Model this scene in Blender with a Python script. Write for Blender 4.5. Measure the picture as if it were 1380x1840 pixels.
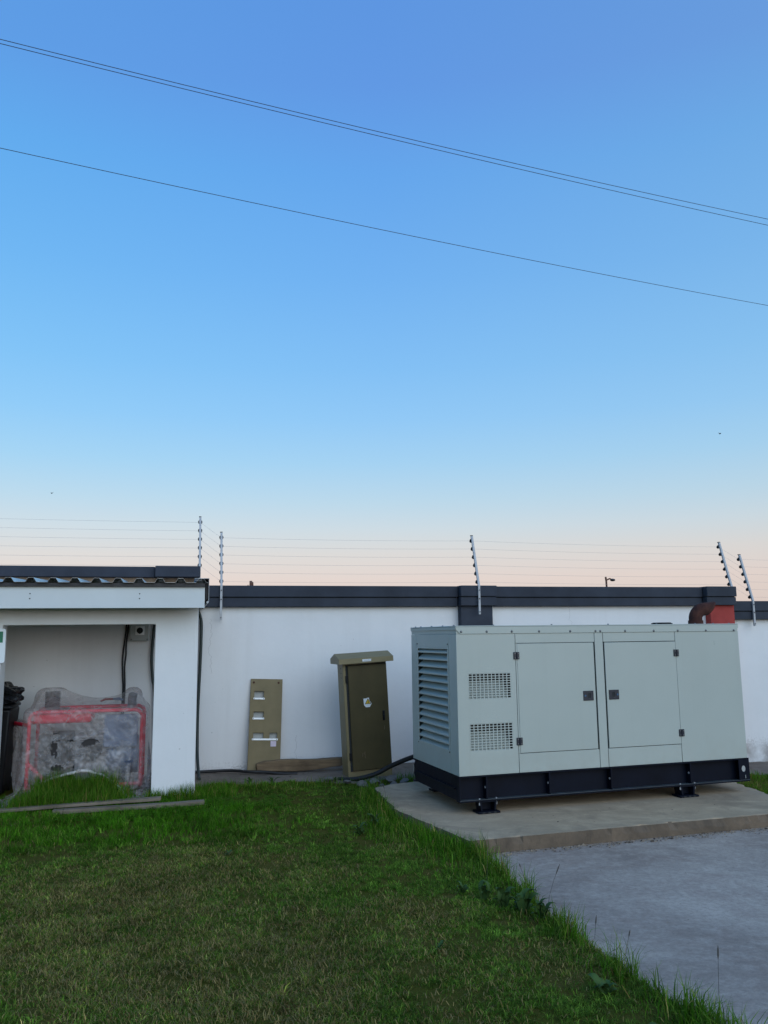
import bpy, bmesh, math, random
import numpy as np
from mathutils import Vector, Matrix, Euler

for _o in list(bpy.data.objects):
    bpy.data.objects.remove(_o, do_unlink=True)
SC = bpy.context.scene
COL = SC.collection
R = math.radians
rnd = random.Random(7)
NP = np.random.default_rng(11)

# ------------------------------------------------------------------ camera
PITCH, ROLL, HC = 0.15011903, -0.01153647, 1.555
fw = Vector((0, math.cos(PITCH), math.sin(PITCH)))
rt0 = Vector((1, 0, 0))
up0 = rt0.cross(fw)
rt = rt0 * math.cos(ROLL) + up0 * math.sin(ROLL)
up = up0 * math.cos(ROLL) - rt0 * math.sin(ROLL)
cam = bpy.data.cameras.new('camera')
cam_o = bpy.data.objects.new('camera', cam)
COL.objects.link(cam_o)
M = Matrix((rt, up, -fw)).transposed().to_4x4()
M.translation = (0, 0, HC)
cam_o.matrix_world = M
cam.sensor_fit = 'VERTICAL'
cam.sensor_height = 24.0
cam.lens = 24.0 * 1475.55 / 1840.0
cam.clip_start = 0.05
cam.clip_end = 1500
SC.camera = cam_o

# ------------------------------------------------------------------ sky, sun, exposure
SUN_EL, SUN_AZ = R(24.0), R(148)          # low sun behind the camera, to its right
world = bpy.data.worlds.new("World")
SC.world = world
world.use_nodes = True
wn = world.node_tree
wl_ = wn.links
bg = wn.nodes['Background']
sky = wn.nodes.new('ShaderNodeTexSky')
sky.sky_type = 'NISHITA'
sky.sun_disc = False
sky.sun_elevation = SUN_EL
sky.sun_rotation = SUN_AZ
sky.air_density = 1.0
sky.dust_density = 0.2
sky.ozone_density = 3.0
# evening haze: a colour correction by elevation, the same all round the sky
tc = wn.nodes.new('ShaderNodeTexCoord')
sx = wn.nodes.new('ShaderNodeSeparateXYZ')
wl_.new(tc.outputs['Generated'], sx.inputs[0])
ramp = wn.nodes.new('ShaderNodeValToRGB')
SKY_RAMP = [(0.0349, (0.200, 0.137, 0.144)), (0.0663, (0.235, 0.152, 0.141)), (0.0976, (0.278, 0.183, 0.152)), (0.1288, (0.282, 0.209, 0.176)),
            (0.1616, (0.279, 0.235, 0.200)), (0.2079, (0.267, 0.268, 0.240)), (0.2588, (0.250, 0.291, 0.282)), (0.3173, (0.243, 0.317, 0.321)),
            (0.4147, (0.243, 0.354, 0.389)), (0.5150, (0.244, 0.390, 0.460)), (0.5878, (0.265, 0.385, 0.494)), (0.6691, (0.289, 0.430, 0.553))]
cr = ramp.color_ramp
while len(cr.elements) < len(SKY_RAMP):
    cr.elements.new(0.5)
for e, (p, c) in zip(cr.elements, SKY_RAMP):
    e.position = p
    e.color = (c[0], c[1], c[2], 1)
wl_.new(sx.outputs['Z'], ramp.inputs[0])
mul = wn.nodes.new('ShaderNodeMix')
mul.data_type = 'RGBA'
mul.blend_type = 'MULTIPLY'
mul.inputs[0].default_value = 1.0
wl_.new(sky.outputs[0], mul.inputs[6])
wl_.new(ramp.outputs[0], mul.inputs[7])
# thin evening haze evens the sky out round the horizon
haze = wn.nodes.new('ShaderNodeValToRGB')
HAZE = [(0.0, (.80, .72, .72)), (0.03, (1.10, .95, .88)), (0.0663, (1.194, 1.034, .960)), (0.0976, (1.101, 1.078, 1.057)), (0.1288, (.949, 1.101, 1.194)), (0.1616, (.774, 1.068, 1.278)),
        (0.2079, (.578, .991, 1.366)), (0.2588, (.441, .898, 1.418)), (0.3173, (.349, .811, 1.404)), (0.4147, (.258, .685, 1.354)), (0.5150, (.200, .586, 1.291)),
        (0.5878, (.185, .491, 1.194)), (0.6691, (.168, .463, 1.146)), (0.85, (.18, .43, .98)), (1.0, (.19, .41, .88))]
hr = haze.color_ramp
while len(hr.elements) < len(HAZE):
    hr.elements.new(0.5)
for e, (p, c) in zip(hr.elements, HAZE):
    e.position = p
    e.color = (c[0] * 1.149, c[1] * 1.149, c[2] * 1.149, 1)
wl_.new(sx.outputs['Z'], haze.inputs[0])
veil = wn.nodes.new('ShaderNodeMix')
veil.data_type = 'RGBA'
veil.inputs[0].default_value = 0.80
wl_.new(mul.outputs[2], veil.inputs[6])
wl_.new(haze.outputs[0], veil.inputs[7])
side = wn.nodes.new('ShaderNodeMapRange')
side.inputs['From Min'].default_value = -1
side.inputs['From Max'].default_value = 1
wl_.new(sx.outputs['X'], side.inputs['Value'])
tint = wn.nodes.new('ShaderNodeValToRGB')
TINT = [(0.0, (.90, 1.05, 1.0)), (.29, (.92, 1.05, 1.0)), (.5, (1, 1, 1)), (.71, (1.22, 1.08, .96)), (1.0, (1.26, 1.09, .95))]
tr_ = tint.color_ramp
while len(tr_.elements) < len(TINT):
    tr_.elements.new(0.5)
for e, (p, c) in zip(tr_.elements, TINT):
    e.position = p
    e.color = (c[0], c[1], c[2], 1)
wl_.new(side.outputs[0], tint.inputs[0])
# the tint fades out in the bright band along the horizon
band = wn.nodes.new('ShaderNodeMapRange')
band.inputs['From Min'].default_value = .15
band.inputs['From Max'].default_value = .50
wl_.new(sx.outputs['Z'], band.inputs['Value'])
mul2 = wn.nodes.new('ShaderNodeMix')
mul2.data_type = 'RGBA'
mul2.blend_type = 'MULTIPLY'
wl_.new(band.outputs[0], mul2.inputs[0])
wl_.new(veil.outputs[2], mul2.inputs[6])
wl_.new(tint.outputs[0], mul2.inputs[7])
wl_.new(mul2.outputs[2], bg.inputs[0])
bg.inputs[1].default_value = 0.1

sun = bpy.data.lights.new('sun', 'SUN')
sun.energy = 0.25
sun.angle = R(60)
sun.color = (0.94, 1.0, 1.03)
sun_o = bpy.data.objects.new('sun', sun)
COL.objects.link(sun_o)
sd = Vector((math.sin(SUN_AZ) * math.cos(SUN_EL), math.cos(SUN_AZ) * math.cos(SUN_EL), math.sin(SUN_EL)))
sun_o.rotation_euler = sd.to_track_quat('Z', 'Y').to_euler()
sun_o.location = sd * 50

SC.view_settings.view_transform = 'Standard'
SC.view_settings.look = 'None'
SC.view_settings.gamma = 1.0
SC.view_settings.exposure = 2.5
SC.render.engine = 'CYCLES'
SC.cycles.max_bounces = 8
SC.cycles.transparent_max_bounces = 16
SC.cycles.use_denoising = True

# ------------------------------------------------------------------ helpers
A14 = R(14)
W0 = Vector((-2.054, 9.649, 0))
WU = Vector((math.cos(A14), math.sin(A14), 0))
WN = Vector((-math.sin(A14), math.cos(A14), 0))


def W(a, b, z):
    """wall frame (along, outward, up) to world"""
    return W0 + WU * a + WN * b + Vector((0, 0, z))


def to_wall(x, y):
    dx, dy = x - W0.x, y - W0.y
    return dx * WU.x + dy * WU.y, dx * WN.x + dy * WN.y


class MB:
    def __init__(self):
        self.v, self.f = [], []

    def add(self, vs, fs):
        n = len(self.v)
        self.v += [tuple(p) for p in vs]
        self.f += [tuple(i + n for i in q) for q in fs]
        return self

    def box(self, x0, x1, y0, y1, z0, z1):
        vs = [(x, y, z) for z in (z0, z1) for y in (y0, y1) for x in (x0, x1)]
        return self.add(vs, [(0, 2, 3, 1), (4, 5, 7, 6), (0, 1, 5, 4), (2, 6, 7, 3), (0, 4, 6, 2), (1, 3, 7, 5)])

    def prism(self, poly, axis, lo, hi):
        """poly: 2d points in the plane of the other two axes (cyclic order x,y,z)"""
        n = len(poly)

        def mk(p, t):
            if axis == 'x':
                return (t, p[0], p[1])
            if axis == 'y':
                return (p[0], t, p[1])
            return (p[0], p[1], t)
        vs = [mk(p, lo) for p in poly] + [mk(p, hi) for p in poly]
        fs = [tuple(range(n)), tuple(range(2 * n - 1, n - 1, -1))]
        fs += [(i, i + n, (i + 1) % n + n, (i + 1) % n) for i in range(n)]
        return self.add(vs, fs)

    def tube(self, pts, r, n=8, cap=True):
        pts = [Vector(p) for p in pts]
        rs = r if isinstance(r, (list, tuple)) else [r] * len(pts)
        vs, fs = [], []
        prev = None
        for i, p in enumerate(pts):
            t = (pts[min(i + 1, len(pts) - 1)] - pts[max(i - 1, 0)]).normalized()
            if prev is None:
                ref = Vector((0, 0, 1)) if abs(t.z) < .9 else Vector((1, 0, 0))
                nrm = (ref - t * ref.dot(t)).normalized()
            else:
                nrm = (prev - t * prev.dot(t)).normalized()
            prev = nrm
            bn = t.cross(nrm)
            for k in range(n):
                a = 2 * math.pi * k / n
                vs.append(p + (nrm * math.cos(a) + bn * math.sin(a)) * rs[i])
        for i in range(len(pts) - 1):
            for k in range(n):
                k2 = (k + 1) % n
                fs.append((i * n + k, i * n + k2, (i + 1) * n + k2, (i + 1) * n + k))
        if cap:
            fs.append(tuple(range(n - 1, -1, -1)))
            m = (len(pts) - 1) * n
            fs.append(tuple(m + k for k in range(n)))
        return self.add(vs, fs)

    def cyl(self, p0, p1, r, n=16):
        return self.tube([p0, p1], r, n)

    def ball(self, c, rx, ry, rz, nu=10, nv=6):
        vs = [(c[0], c[1], c[2] + rz)]
        for j in range(1, nv):
            th = math.pi * j / nv
            for i in range(nu):
                ph = 2 * math.pi * i / nu
                vs.append((c[0] + rx * math.sin(th) * math.cos(ph), c[1] + ry * math.sin(th) * math.sin(ph), c[2] + rz * math.cos(th)))
        vs.append((c[0], c[1], c[2] - rz))
        fs = [(0, 1 + i, 1 + (i + 1) % nu) for i in range(nu)]
        for j in range(nv - 2):
            for i in range(nu):
                a, b = 1 + j * nu + i, 1 + j * nu + (i + 1) % nu
                fs.append((a, a + nu, b + nu, b))
        l = len(vs) - 1
        fs += [(l, 1 + (nv - 2) * nu + (i + 1) % nu, 1 + (nv - 2) * nu + i) for i in range(nu)]
        return self.add(vs, fs)

    def plate(self, x0, x1, z0, z1, holes, y0, y1):
        """plate in the x-z plane between y0 (front) and y1, with rectangular holes"""
        xs = sorted({x0, x1} | {h[0] for h in holes} | {h[1] for h in holes})
        zs = sorted({z0, z1} | {h[2] for h in holes} | {h[3] for h in holes})
        nx, nz = len(xs) - 1, len(zs) - 1
        full = [[True] * nz for _ in range(nx)]
        for h in holes:
            for i in range(nx):
                if xs[i] >= h[0] - 1e-9 and xs[i + 1] <= h[1] + 1e-9:
                    for j in range(nz):
                        if zs[j] >= h[2] - 1e-9 and zs[j + 1] <= h[3] + 1e-9:
                            full[i][j] = False
        idx = {}
        vs, fs = [], []

        def vi(i, j, s):
            k = (i, j, s)
            if k not in idx:
                idx[k] = len(vs)
                vs.append((xs[i], y1 if s else y0, zs[j]))
            return idx[k]
        ok = lambda i, j: 0 <= i < nx and 0 <= j < nz and full[i][j]
        for i in range(nx):
            for j in range(nz):
                if not full[i][j]:
                    continue
                fs.append((vi(i, j, 0), vi(i + 1, j, 0), vi(i + 1, j + 1, 0), vi(i, j + 1, 0)))
                fs.append((vi(i, j, 1), vi(i, j + 1, 1), vi(i + 1, j + 1, 1), vi(i + 1, j, 1)))
                if not ok(i - 1, j):
                    fs.append((vi(i, j, 0), vi(i, j + 1, 0), vi(i, j + 1, 1), vi(i, j, 1)))
                if not ok(i + 1, j):
                    fs.append((vi(i + 1, j, 0), vi(i + 1, j, 1), vi(i + 1, j + 1, 1), vi(i + 1, j + 1, 0)))
                if not ok(i, j - 1):
                    fs.append((vi(i, j, 0), vi(i, j, 1), vi(i + 1, j, 1), vi(i + 1, j, 0)))
                if not ok(i, j + 1):
                    fs.append((vi(i, j + 1, 0), vi(i + 1, j + 1, 0), vi(i + 1, j + 1, 1), vi(i, j + 1, 1)))
        return self.add(vs, fs)

    def map(self, fn):
        self.v = [tuple(fn(Vector(p))) for p in self.v]
        return self

    def build(self, name, mat, parent=None, off=(0, 0, 0), bevel=0, smooth=None, seg=2, label=None):
        me = bpy.data.meshes.new(name)
        ox, oy, oz = off
        me.from_pydata([(x - ox, y - oy, z - oz) for x, y, z in self.v], [], self.f)
        bm = bmesh.new()
        bm.from_mesh(me)
        bmesh.ops.recalc_face_normals(bm, faces=bm.faces)
        bm.to_mesh(me)
        bm.free()
        if smooth is not None:
            me.shade_smooth()
            me.set_sharp_from_angle(angle=R(smooth))
        if isinstance(mat, (list, tuple)):
            for m in mat:
                me.materials.append(m)
        else:
            me.materials.append(mat)
        o = bpy.data.objects.new(name, me)
        COL.objects.link(o)
        if parent:
            o.parent = parent
        if bevel:
            md = o.modifiers.new('edge', 'BEVEL')
            md.width = bevel
            md.segments = seg
            md.limit_method = 'ANGLE'
            md.angle_limit = R(35)
            md.harden_normals = False
            if smooth is None:
                me.shade_smooth()
                me.set_sharp_from_angle(angle=R(40))
        if label:
            o['label'] = label
        return o


def tag(o, label, cat, group=None, kind=None):
    o['label'] = label
    o['category'] = cat
    if group:
        o['group'] = group
    if kind:
        o['kind'] = kind
    return o


def structure(o, label=None, cat=None):
    o['kind'] = 'structure'
    if label:
        o['label'] = label
        o['category'] = cat
    return o


def thing(name, label, cat, loc=(0, 0, 0), rz=0.0, group=None, rot=None):
    o = bpy.data.objects.new(name, None)
    o.empty_display_size = .1
    COL.objects.link(o)
    o.location = loc
    o.rotation_euler = rot if rot else (0, 0, rz)
    return tag(o, label, cat, group)


def wthing(name, label, cat, a, b, z, group=None):
    return thing(name, label, cat, W(a, b, z), A14, group)


def wsingle(mb, name, mat, label, cat, a, b, z, group=None, **kw):
    o = mb.build(name, mat, None, off=(a, b, z), **kw)
    o.location = W(a, b, z)
    o.rotation_euler = (0, 0, A14)
    return tag(o, label, cat, group)


def copy_tree(o, parent=None):
    c = o.copy()
    COL.objects.link(c)
    c.parent = parent
    for ch in o.children:
        copy_tree(ch, c)
    return c


def vnoise(x, y, s, seed=0):
    """smooth value noise in 0..1, numpy"""
    x = np.asarray(x) / s + seed * 17.13
    y = np.asarray(y) / s + seed * 9.71
    xi, yi = np.floor(x).astype(np.int64), np.floor(y).astype(np.int64)
    fx, fy = x - xi, y - yi
    fx, fy = fx * fx * (3 - 2 * fx), fy * fy * (3 - 2 * fy)

    def h(i, j):
        n = (i * 374761393 + j * 668265263 + seed * 982451653) & 0x7fffffff
        n = ((n ^ (n >> 13)) * 1274126177) & 0x7fffffff
        return ((n ^ (n >> 16)) & 0xffff) / 65535.0
    return (h(xi, yi) * (1 - fx) + h(xi + 1, yi) * fx) * (1 - fy) + (h(xi, yi + 1) * (1 - fx) + h(xi + 1, yi + 1) * fx) * fy


def fbm(x, y, s, seed=0):
    return .55 * vnoise(x, y, s, seed) + .3 * vnoise(x, y, s * .45, seed + 1) + .15 * vnoise(x, y, s * .2, seed + 2)


def sstep(x):
    x = np.clip(x, 0, 1)
    return x * x * (3 - 2 * x)


# ------------------------------------------------------------------ materials
class NT:
    def __init__(self, name):
        self.m = bpy.data.materials.new(name)
        self.m.use_nodes = True
        self.t = self.m.node_tree
        self.n = self.t.nodes
        self.b = self.n['Principled BSDF']
        self.tc = self.n.new('ShaderNodeTexCoord')

    def link(self, a, b):
        self.t.links.new(a, b)

    def val(self, v):
        n = self.n.new('ShaderNodeValue')
        n.outputs[0].default_value = v
        return n.outputs[0]

    def noise(self, scale, detail=5, rough=.55, stretch=None, coord='Object', dist=0):
        n = self.n.new('ShaderNodeTexNoise')
        n.inputs['Scale'].default_value = scale
        n.inputs['Detail'].default_value = detail
        n.inputs['Roughness'].default_value = rough
        n.inputs['Distortion'].default_value = dist
        src = self.tc.outputs[coord]
        if stretch:
            mp = self.n.new('ShaderNodeMapping')
            mp.inputs['Scale'].default_value = stretch
            self.link(src, mp.inputs[0])
            src = mp.outputs[0]
        self.link(src, n.inputs['Vector'])
        return n.outputs['Fac']

    def ramp(self, fac, p0, p1, c0=(0, 0, 0), c1=(1, 1, 1)):
        r = self.n.new('ShaderNodeValToRGB')
        e = r.color_ramp.elements
        e[0].position, e[1].position = p0, p1
        e[0].color, e[1].color = (*c0, 1), (*c1, 1)
        self.link(fac, r.inputs[0])
        return r.outputs[0]

    def mix(self, fac, a, b, mode='MIX'):
        n = self.n.new('ShaderNodeMix')
        n.data_type = 'RGBA'
        n.blend_type = mode
        for s, v in ((n.inputs[0], fac), (n.inputs[6], a), (n.inputs[7], b)):
            if hasattr(v, 'is_linked'):
                self.link(v, s)
            elif isinstance(v, (int, float)):
                s.default_value = v if s.type == 'VALUE' else (v, v, v, 1)
            else:
                s.default_value = (*v, 1)
        return n.outputs[2]

    def math(self, op, a, b=None, c=None, clamp=False):
        n = self.n.new('ShaderNodeMath')
        n.operation = op
        n.use_clamp = clamp
        for s, v in zip(n.inputs, (a, b, c)):
            if v is None:
                continue
            if hasattr(v, 'is_linked'):
                self.link(v, s)
            else:
                s.default_value = v
        return n.outputs[0]

    def xyz(self, coord='Object'):
        n = self.n.new('ShaderNodeSeparateXYZ')
        self.link(self.tc.outputs[coord], n.inputs[0])
        return n.outputs

    def bump(self, h, strength=.3, dist=.01):
        n = self.n.new('ShaderNodeBump')
        n.inputs['Strength'].default_value = strength
        n.inputs['Distance'].default_value = dist
        self.link(h, n.inputs['Height'])
        self.link(n.outputs[0], self.b.inputs['Normal'])

    def set(self, col=None, rough=None, metal=None, spec=None, **kw):
        for k, v in (('Base Color', col), ('Roughness', rough), ('Metallic', metal), ('Specular IOR Level', spec)):
            if v is None:
                continue
            s = self.b.inputs[k]
            if hasattr(v, 'is_linked'):
                self.link(v, s)
            elif isinstance(v, (int, float)):
                s.default_value = v
            else:
                s.default_value = (*v, 1)
        return self.m


def sc3(c, k):
    return tuple(max(0, x * k) for x in c)


def simple(name, c, rough=.5, metal=0, var=.12, scale=6, bump=0, bscale=80, spec=.5, rvar=.1, stretch=None, dist=.004):
    t = NT(name)
    f = t.noise(scale, 6, .6, stretch)
    col = t.mix(t.ramp(f, .3, .7), sc3(c, 1 - var), sc3(c, 1 + var))
    g = t.noise(scale * 3.1, 4, .6, stretch)
    ro = t.math('MULTIPLY_ADD', g, rvar * 2, rough - rvar, clamp=True)
    if bump:
        t.bump(t.noise(bscale, 6, .6, stretch), bump, dist)
    return t.set(col, ro, metal, spec)


def wall_paint(name, c, crack=False, splash=0.6, rough=.75):
    t = NT(name)
    o = t.xyz()
    big = t.noise(.9, 5, .6)
    col = t.mix(t.ramp(big, .3, .72), sc3(c, .92), sc3(c, 1.04))
    # rain streaks running down from the coping
    st = t.noise(1.0, 5, .65, (7, 7, .35))
    col = t.mix(t.math('MULTIPLY', t.ramp(st, .52, .78), .10), col, (.42, .40, .36))
    # mud thrown up from the bare soil at the foot of the wall
    sp = t.noise(38, 5, .7)
    hgt = t.math('MULTIPLY_ADD', o['Z'], -2.2, 1.0, clamp=True)
    hgt = t.math('MULTIPLY', hgt, hgt)
    lo = t.noise(3.2, 4, .6)
    sm = t.math('MULTIPLY', t.ramp(t.math('MULTIPLY_ADD', hgt, .30, t.math('MULTIPLY', sp, .72)), .50, .60), hgt)
    sm = t.math('MULTIPLY', sm, t.ramp(lo, .35, .6))
    col = t.mix(t.math('MULTIPLY', sm, splash), col, (.16, .13, .10))
    # chips and pin holes
    ch = t.noise(26, 2, .5)
    col = t.mix(t.math('MULTIPLY', t.ramp(ch, .745, .765), .55), col, (.34, .33, .31))
    if crack:
        wob = t.noise(2.4, 6, .75, (.01, .01, 1))
        xx = t.math('ADD', o['X'], t.math('MULTIPLY_ADD', wob, .34, -.17))
        for cx, z0, z1, w in ((.03, 1.15, 1.78, .0022), (1.02, .05, .42, .0018), (2.5, .3, .9, .0016), (4.6, 1.2, 1.9, .002)):
            d = t.math('ABSOLUTE', t.math('SUBTRACT', xx, cx))
            ln = t.math('LESS_THAN', d, w)
            zz = t.math('MULTIPLY', t.math('GREATER_THAN', o['Z'], z0), t.math('LESS_THAN', o['Z'], z1))
            col = t.mix(t.math('MULTIPLY', t.math('MULTIPLY', ln, zz), .45), col, (.22, .21, .2))
    t.bump(t.math('ADD', t.noise(9, 4, .6), t.math('MULTIPLY', t.noise(140, 3, .6), .25)), .35, .006)
    return t.set(col, rough, 0, .3)


def concrete(name, c, c2, patch=.8, rough=.9, pale=None, stain=None):
    t = NT(name)
    f = t.noise(patch, 8, .68, dist=.4)
    col = t.mix(t.ramp(f, .34, .68), c, c2)
    g = t.noise(34, 5, .75)
    col = t.mix(t.math('MULTIPLY', t.ramp(g, .42, .7), .35), col, sc3(c, .55))
    if pale:
        k = t.noise(2.0, 9, .74, (1, 2.2, 1), dist=.8)
        col = t.mix(t.math('MULTIPLY', t.ramp(k, .5, .72), .7), col, pale)
    if stain:
        k = t.noise(1.3, 6, .62, dist=1.0)
        col = t.mix(t.math('MULTIPLY', t.ramp(k, .52, .7), .6), col, stain)
    h = t.math('ADD', t.noise(60, 6, .7), t.math('MULTIPLY', t.noise(7, 4, .6), 1.5))
    t.bump(h, .5, .006)
    return t.set(col, rough, 0, .3)


WHITE = wall_paint('white_wall_paint', (.76, .76, .75), crack=True)
SHEDW = wall_paint('white_shed_paint', (.77, .775, .77), splash=.25)
COPING = simple('dark_grey_coping_paint', (.036, .043, .058), .8, var=.22, scale=3, bump=.4, bscale=120, dist=.003, spec=.3)
RED = simple('red_pilaster_paint', (.34, .048, .040), .75, var=.15, scale=5, bump=.3, bscale=120, spec=.3)
BARE = simple('bare_plaster', (.21, .15, .10), .9, var=.3, scale=9, bump=.5, bscale=60)
GALV = simple('galvanised_steel', (.42, .43, .44), .6, .35, var=.12, scale=14)
FASC = simple('pale_fascia_paint', (.60, .645, .65), .42, 0, var=.05, scale=1.4, rvar=.06)
ROOFM = simple('roof_sheet', (.50, .52, .53), .34, .75, var=.12, scale=3)
BLACKP = simple('black_plastic', (.007, .0075, .009), .5, var=.2, scale=9, spec=.25)
RUBBER = simple('black_rubber', (.011, .011, .012), .6, var=.25, scale=12, bump=.2, bscale=60)
HOSE = simple('dark_green_hose', (.018, .030, .028), .5, var=.2, scale=10)
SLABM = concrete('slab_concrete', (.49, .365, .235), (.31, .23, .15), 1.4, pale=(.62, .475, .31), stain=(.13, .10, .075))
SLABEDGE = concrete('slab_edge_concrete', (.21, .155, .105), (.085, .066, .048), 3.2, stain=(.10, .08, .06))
def paving(name):
    t = NT(name)
    base = t.noise(.62, 7, .66, dist=.7)
    col = t.mix(t.ramp(base, .32, .68), (.25, .195, .16), (.50, .415, .34))
    brown = t.noise(1.5, 7, .7, dist=.9)
    col = t.mix(t.math('MULTIPLY', t.ramp(brown, .50, .68), .55), col, (.27, .19, .155))
    worn = t.noise(8.5, 10, .82, (1, 1.2, 1), dist=.2)
    col = t.mix(t.math('MULTIPLY', t.ramp(worn, .47, .66), .42), col, (.64, .54, .45))
    pit = t.noise(30, 9, .85)
    col = t.mix(t.math('MULTIPLY', t.ramp(pit, .47, .62), .45), col, (.17, .135, .115))
    t.bump(t.math('ADD', t.noise(55, 7, .8), t.math('MULTIPLY', t.noise(9, 5, .6), .8)), .6, .006)
    return t.set(col, .9, 0, .2)


PAVEM = paving('pavement_concrete')
APRON = concrete('apron_concrete', (.24, .195, .155), (.13, .105, .08), 2.2, stain=(.08, .065, .05))
_t = NT('genset_paint')
_o = _t.xyz()
_c = _t.mix(_t.ramp(_t.noise(1.1, 5, .6), .3, .7), (.378, .420, .378), (.408, .450, .406))
_s = _t.noise(1.0, 5, .65, (16, 16, .5))
_c = _t.mix(_t.math('MULTIPLY', _t.ramp(_s, .55, .8), .10), _c, (.25, .26, .22))
_d = _t.math('MULTIPLY', _t.math('MULTIPLY_ADD', _o['Z'], -3.2, 2.3, clamp=True), _t.ramp(_t.noise(5, 7, .75), .42, .7))
_c = _t.mix(_t.math('MULTIPLY', _d, .22), _c, (.30, .25, .18))
_t.bump(_t.noise(2.2, 3, .5), .10, .03)
GEN = _t.set(_c, _t.math('MULTIPLY_ADD', _t.noise(3, 5, .6), .18, .22), 0, .5)
GENIN = simple('genset_inside', (.05, .053, .052), .7)
GAP = simple('gap_shadow', (.02, .022, .022), .8)
SKID = simple('navy_black_skid', (.0035, .0055, .0125), .5, 0, var=.3, scale=4, bump=.1, bscale=30, spec=.12)
SKIDTOP = simple('pale_flange', (.05, .065, .075), .5, 0.2, var=.4, scale=9)
LATCH = simple('black_latch', (.012, .016, .026), .35, var=.15)
SILVER = simple('steel_screw', (.14, .145, .15), .35, .6)
DOT = simple('blue_lit_key_dot', (.03, .10, .19), .3)  # blue light on the latch key dot, put into its colour
OLIVE = simple('khaki_cabinet_paint', (.225, .180, .088), .48, 0, var=.1, scale=4, rvar=.08)
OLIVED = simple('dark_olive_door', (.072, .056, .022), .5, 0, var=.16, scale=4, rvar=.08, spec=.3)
BOARD = simple('khaki_board', (.205, .160, .078), .7, 0, var=.13, scale=5, bump=.15, bscale=40)
RAIL = simple('white_rail', (.72, .73, .72), .4, .2)
PAPER = simple('white_sticker', (.72, .73, .72), .5)
PINK = simple('pink_print', (.62, .52, .60), .6, var=.1, scale=60)
YELLOW = simple('warning_yellow', (.75, .50, .03), .45)
BLK = simple('warning_black', (.012, .012, .012), .5)
GREEN = simple('sign_green', (.012, .16, .085), .4)
SIGNW = simple('sign_white', (.74, .80, .82), .4, var=.03)
SWBOX = simple('grey_switch_box', (.36, .37, .35), .5)
RUST = NT('rusted_steel')
_f = RUST.noise(18, 7, .7)
RUST.bump(RUST.noise(70, 5, .7), .6, .003)
RUST = RUST.set(RUST.mix(RUST.ramp(_f, .35, .7), (.042, .018, .015), (.095, .038, .026)), .85, 0, .2)
REDM = simple('red_machine_paint', (.80, .022, .060), .4, var=.1)
GREYM = simple('grey_engine_metal', (.30, .31, .33), .45, .3, var=.3, scale=12)
BLUEM = simple('blue_grey_metal', (.16, .22, .34), .4, .1, var=.15)
DARKM = simple('dark_engine_metal', (.03, .03, .033), .5, .3, var=.3, scale=12)
POLEM = simple('brown_pole', (.13, .055, .035), .7)
STONE = concrete('broken_stone', (.20, .185, .165), (.12, .11, .10), 6)


def wood(name, c0, c1, axis=0):
    t = NT(name)
    s = [24, 24, 24]
    s[axis] = 1.6
    f = t.noise(1.0, 7, .7, tuple(s), dist=.6)
    col = t.mix(t.ramp(f, .3, .7), c0, c1)
    k = t.noise(3.0, 5, .65)
    col = t.mix(t.math('MULTIPLY', t.ramp(k, .5, .7), .55), col, sc3(c0, .6))
    t.bump(f, .6, .004)
    return t.set(col, .85, 0, .2)


PLANK = wood('weathered_plank', (.125, .10, .072), (.25, .205, .15))
BEAM = wood('old_timber', (.10, .07, .045), (.27, .19, .11))

# plastic sheet: cloudy film
_t = NT('cloudy_plastic_film')
_w = _t.noise(7, 6, .7, dist=.6)
_c = _t.mix(_t.ramp(_w, .35, .68), (.43, .395, .375), (.74, .72, .71))
_rg = _t.n.new('ShaderNodeTexNoise')
_rg.noise_type = 'RIDGED_MULTIFRACTAL'
_rg.inputs['Scale'].default_value = 7.5
_rg.inputs['Detail'].default_value = 4
_rg.inputs['Distortion'].default_value = 1.6
_t.link(_t.tc.outputs['Object'], _rg.inputs['Vector'])
_rg2 = _t.n.new('ShaderNodeTexNoise')
_rg2.noise_type = 'RIDGED_MULTIFRACTAL'
_rg2.inputs['Scale'].default_value = 16
_rg2.inputs['Detail'].default_value = 3
_rg2.inputs['Distortion'].default_value = 1.2
_t.link(_t.tc.outputs['Object'], _rg2.inputs['Vector'])
_crease = _t.math('ADD', _t.ramp(_rg.outputs[0], .62, 1.0), _t.math('MULTIPLY', _t.ramp(_rg2.outputs[0], .66, 1.05 - .06), .4))
_t.bump(_t.math('ADD', _crease, _t.math('MULTIPLY', _t.noise(13, 6, .75, dist=1.2), .5)), .9, .014)
_c = _t.mix(_t.math('MULTIPLY', _crease, .65, clamp=True), _c, (.88, .87, .88))  # crease highlights painted in: ridges mixed towards near white
_t.set(_c, .12, 0, 1.0)
_tr = _t.n.new('ShaderNodeBsdfTransparent')
_tr.inputs[0].default_value = (.93, .90, .89, 1)
_tl = _t.n.new('ShaderNodeBsdfTranslucent')
_t.link(_c, _tl.inputs[0])
_mx0 = _t.n.new('ShaderNodeMixShader')
_mx0.inputs[0].default_value = .35
_t.link(_t.b.outputs[0], _mx0.inputs[1])
_t.link(_tl.outputs[0], _mx0.inputs[2])
_mx = _t.n.new('ShaderNodeMixShader')
_op = _t.math('ADD', _t.math('MULTIPLY_ADD', _t.ramp(_t.noise(4.5, 7, .72, dist=1.0), .42, .68), .36, .24), _t.math('MULTIPLY', _crease, .30), clamp=True)
_t.link(_op, _mx.inputs[0])
_t.link(_tr.outputs[0], _mx.inputs[1])
_t.link(_mx0.outputs[0], _mx.inputs[2])
_t.link(_mx.outputs[0], _t.n['Material Output'].inputs['Surface'])
FILM = _t.m
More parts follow.
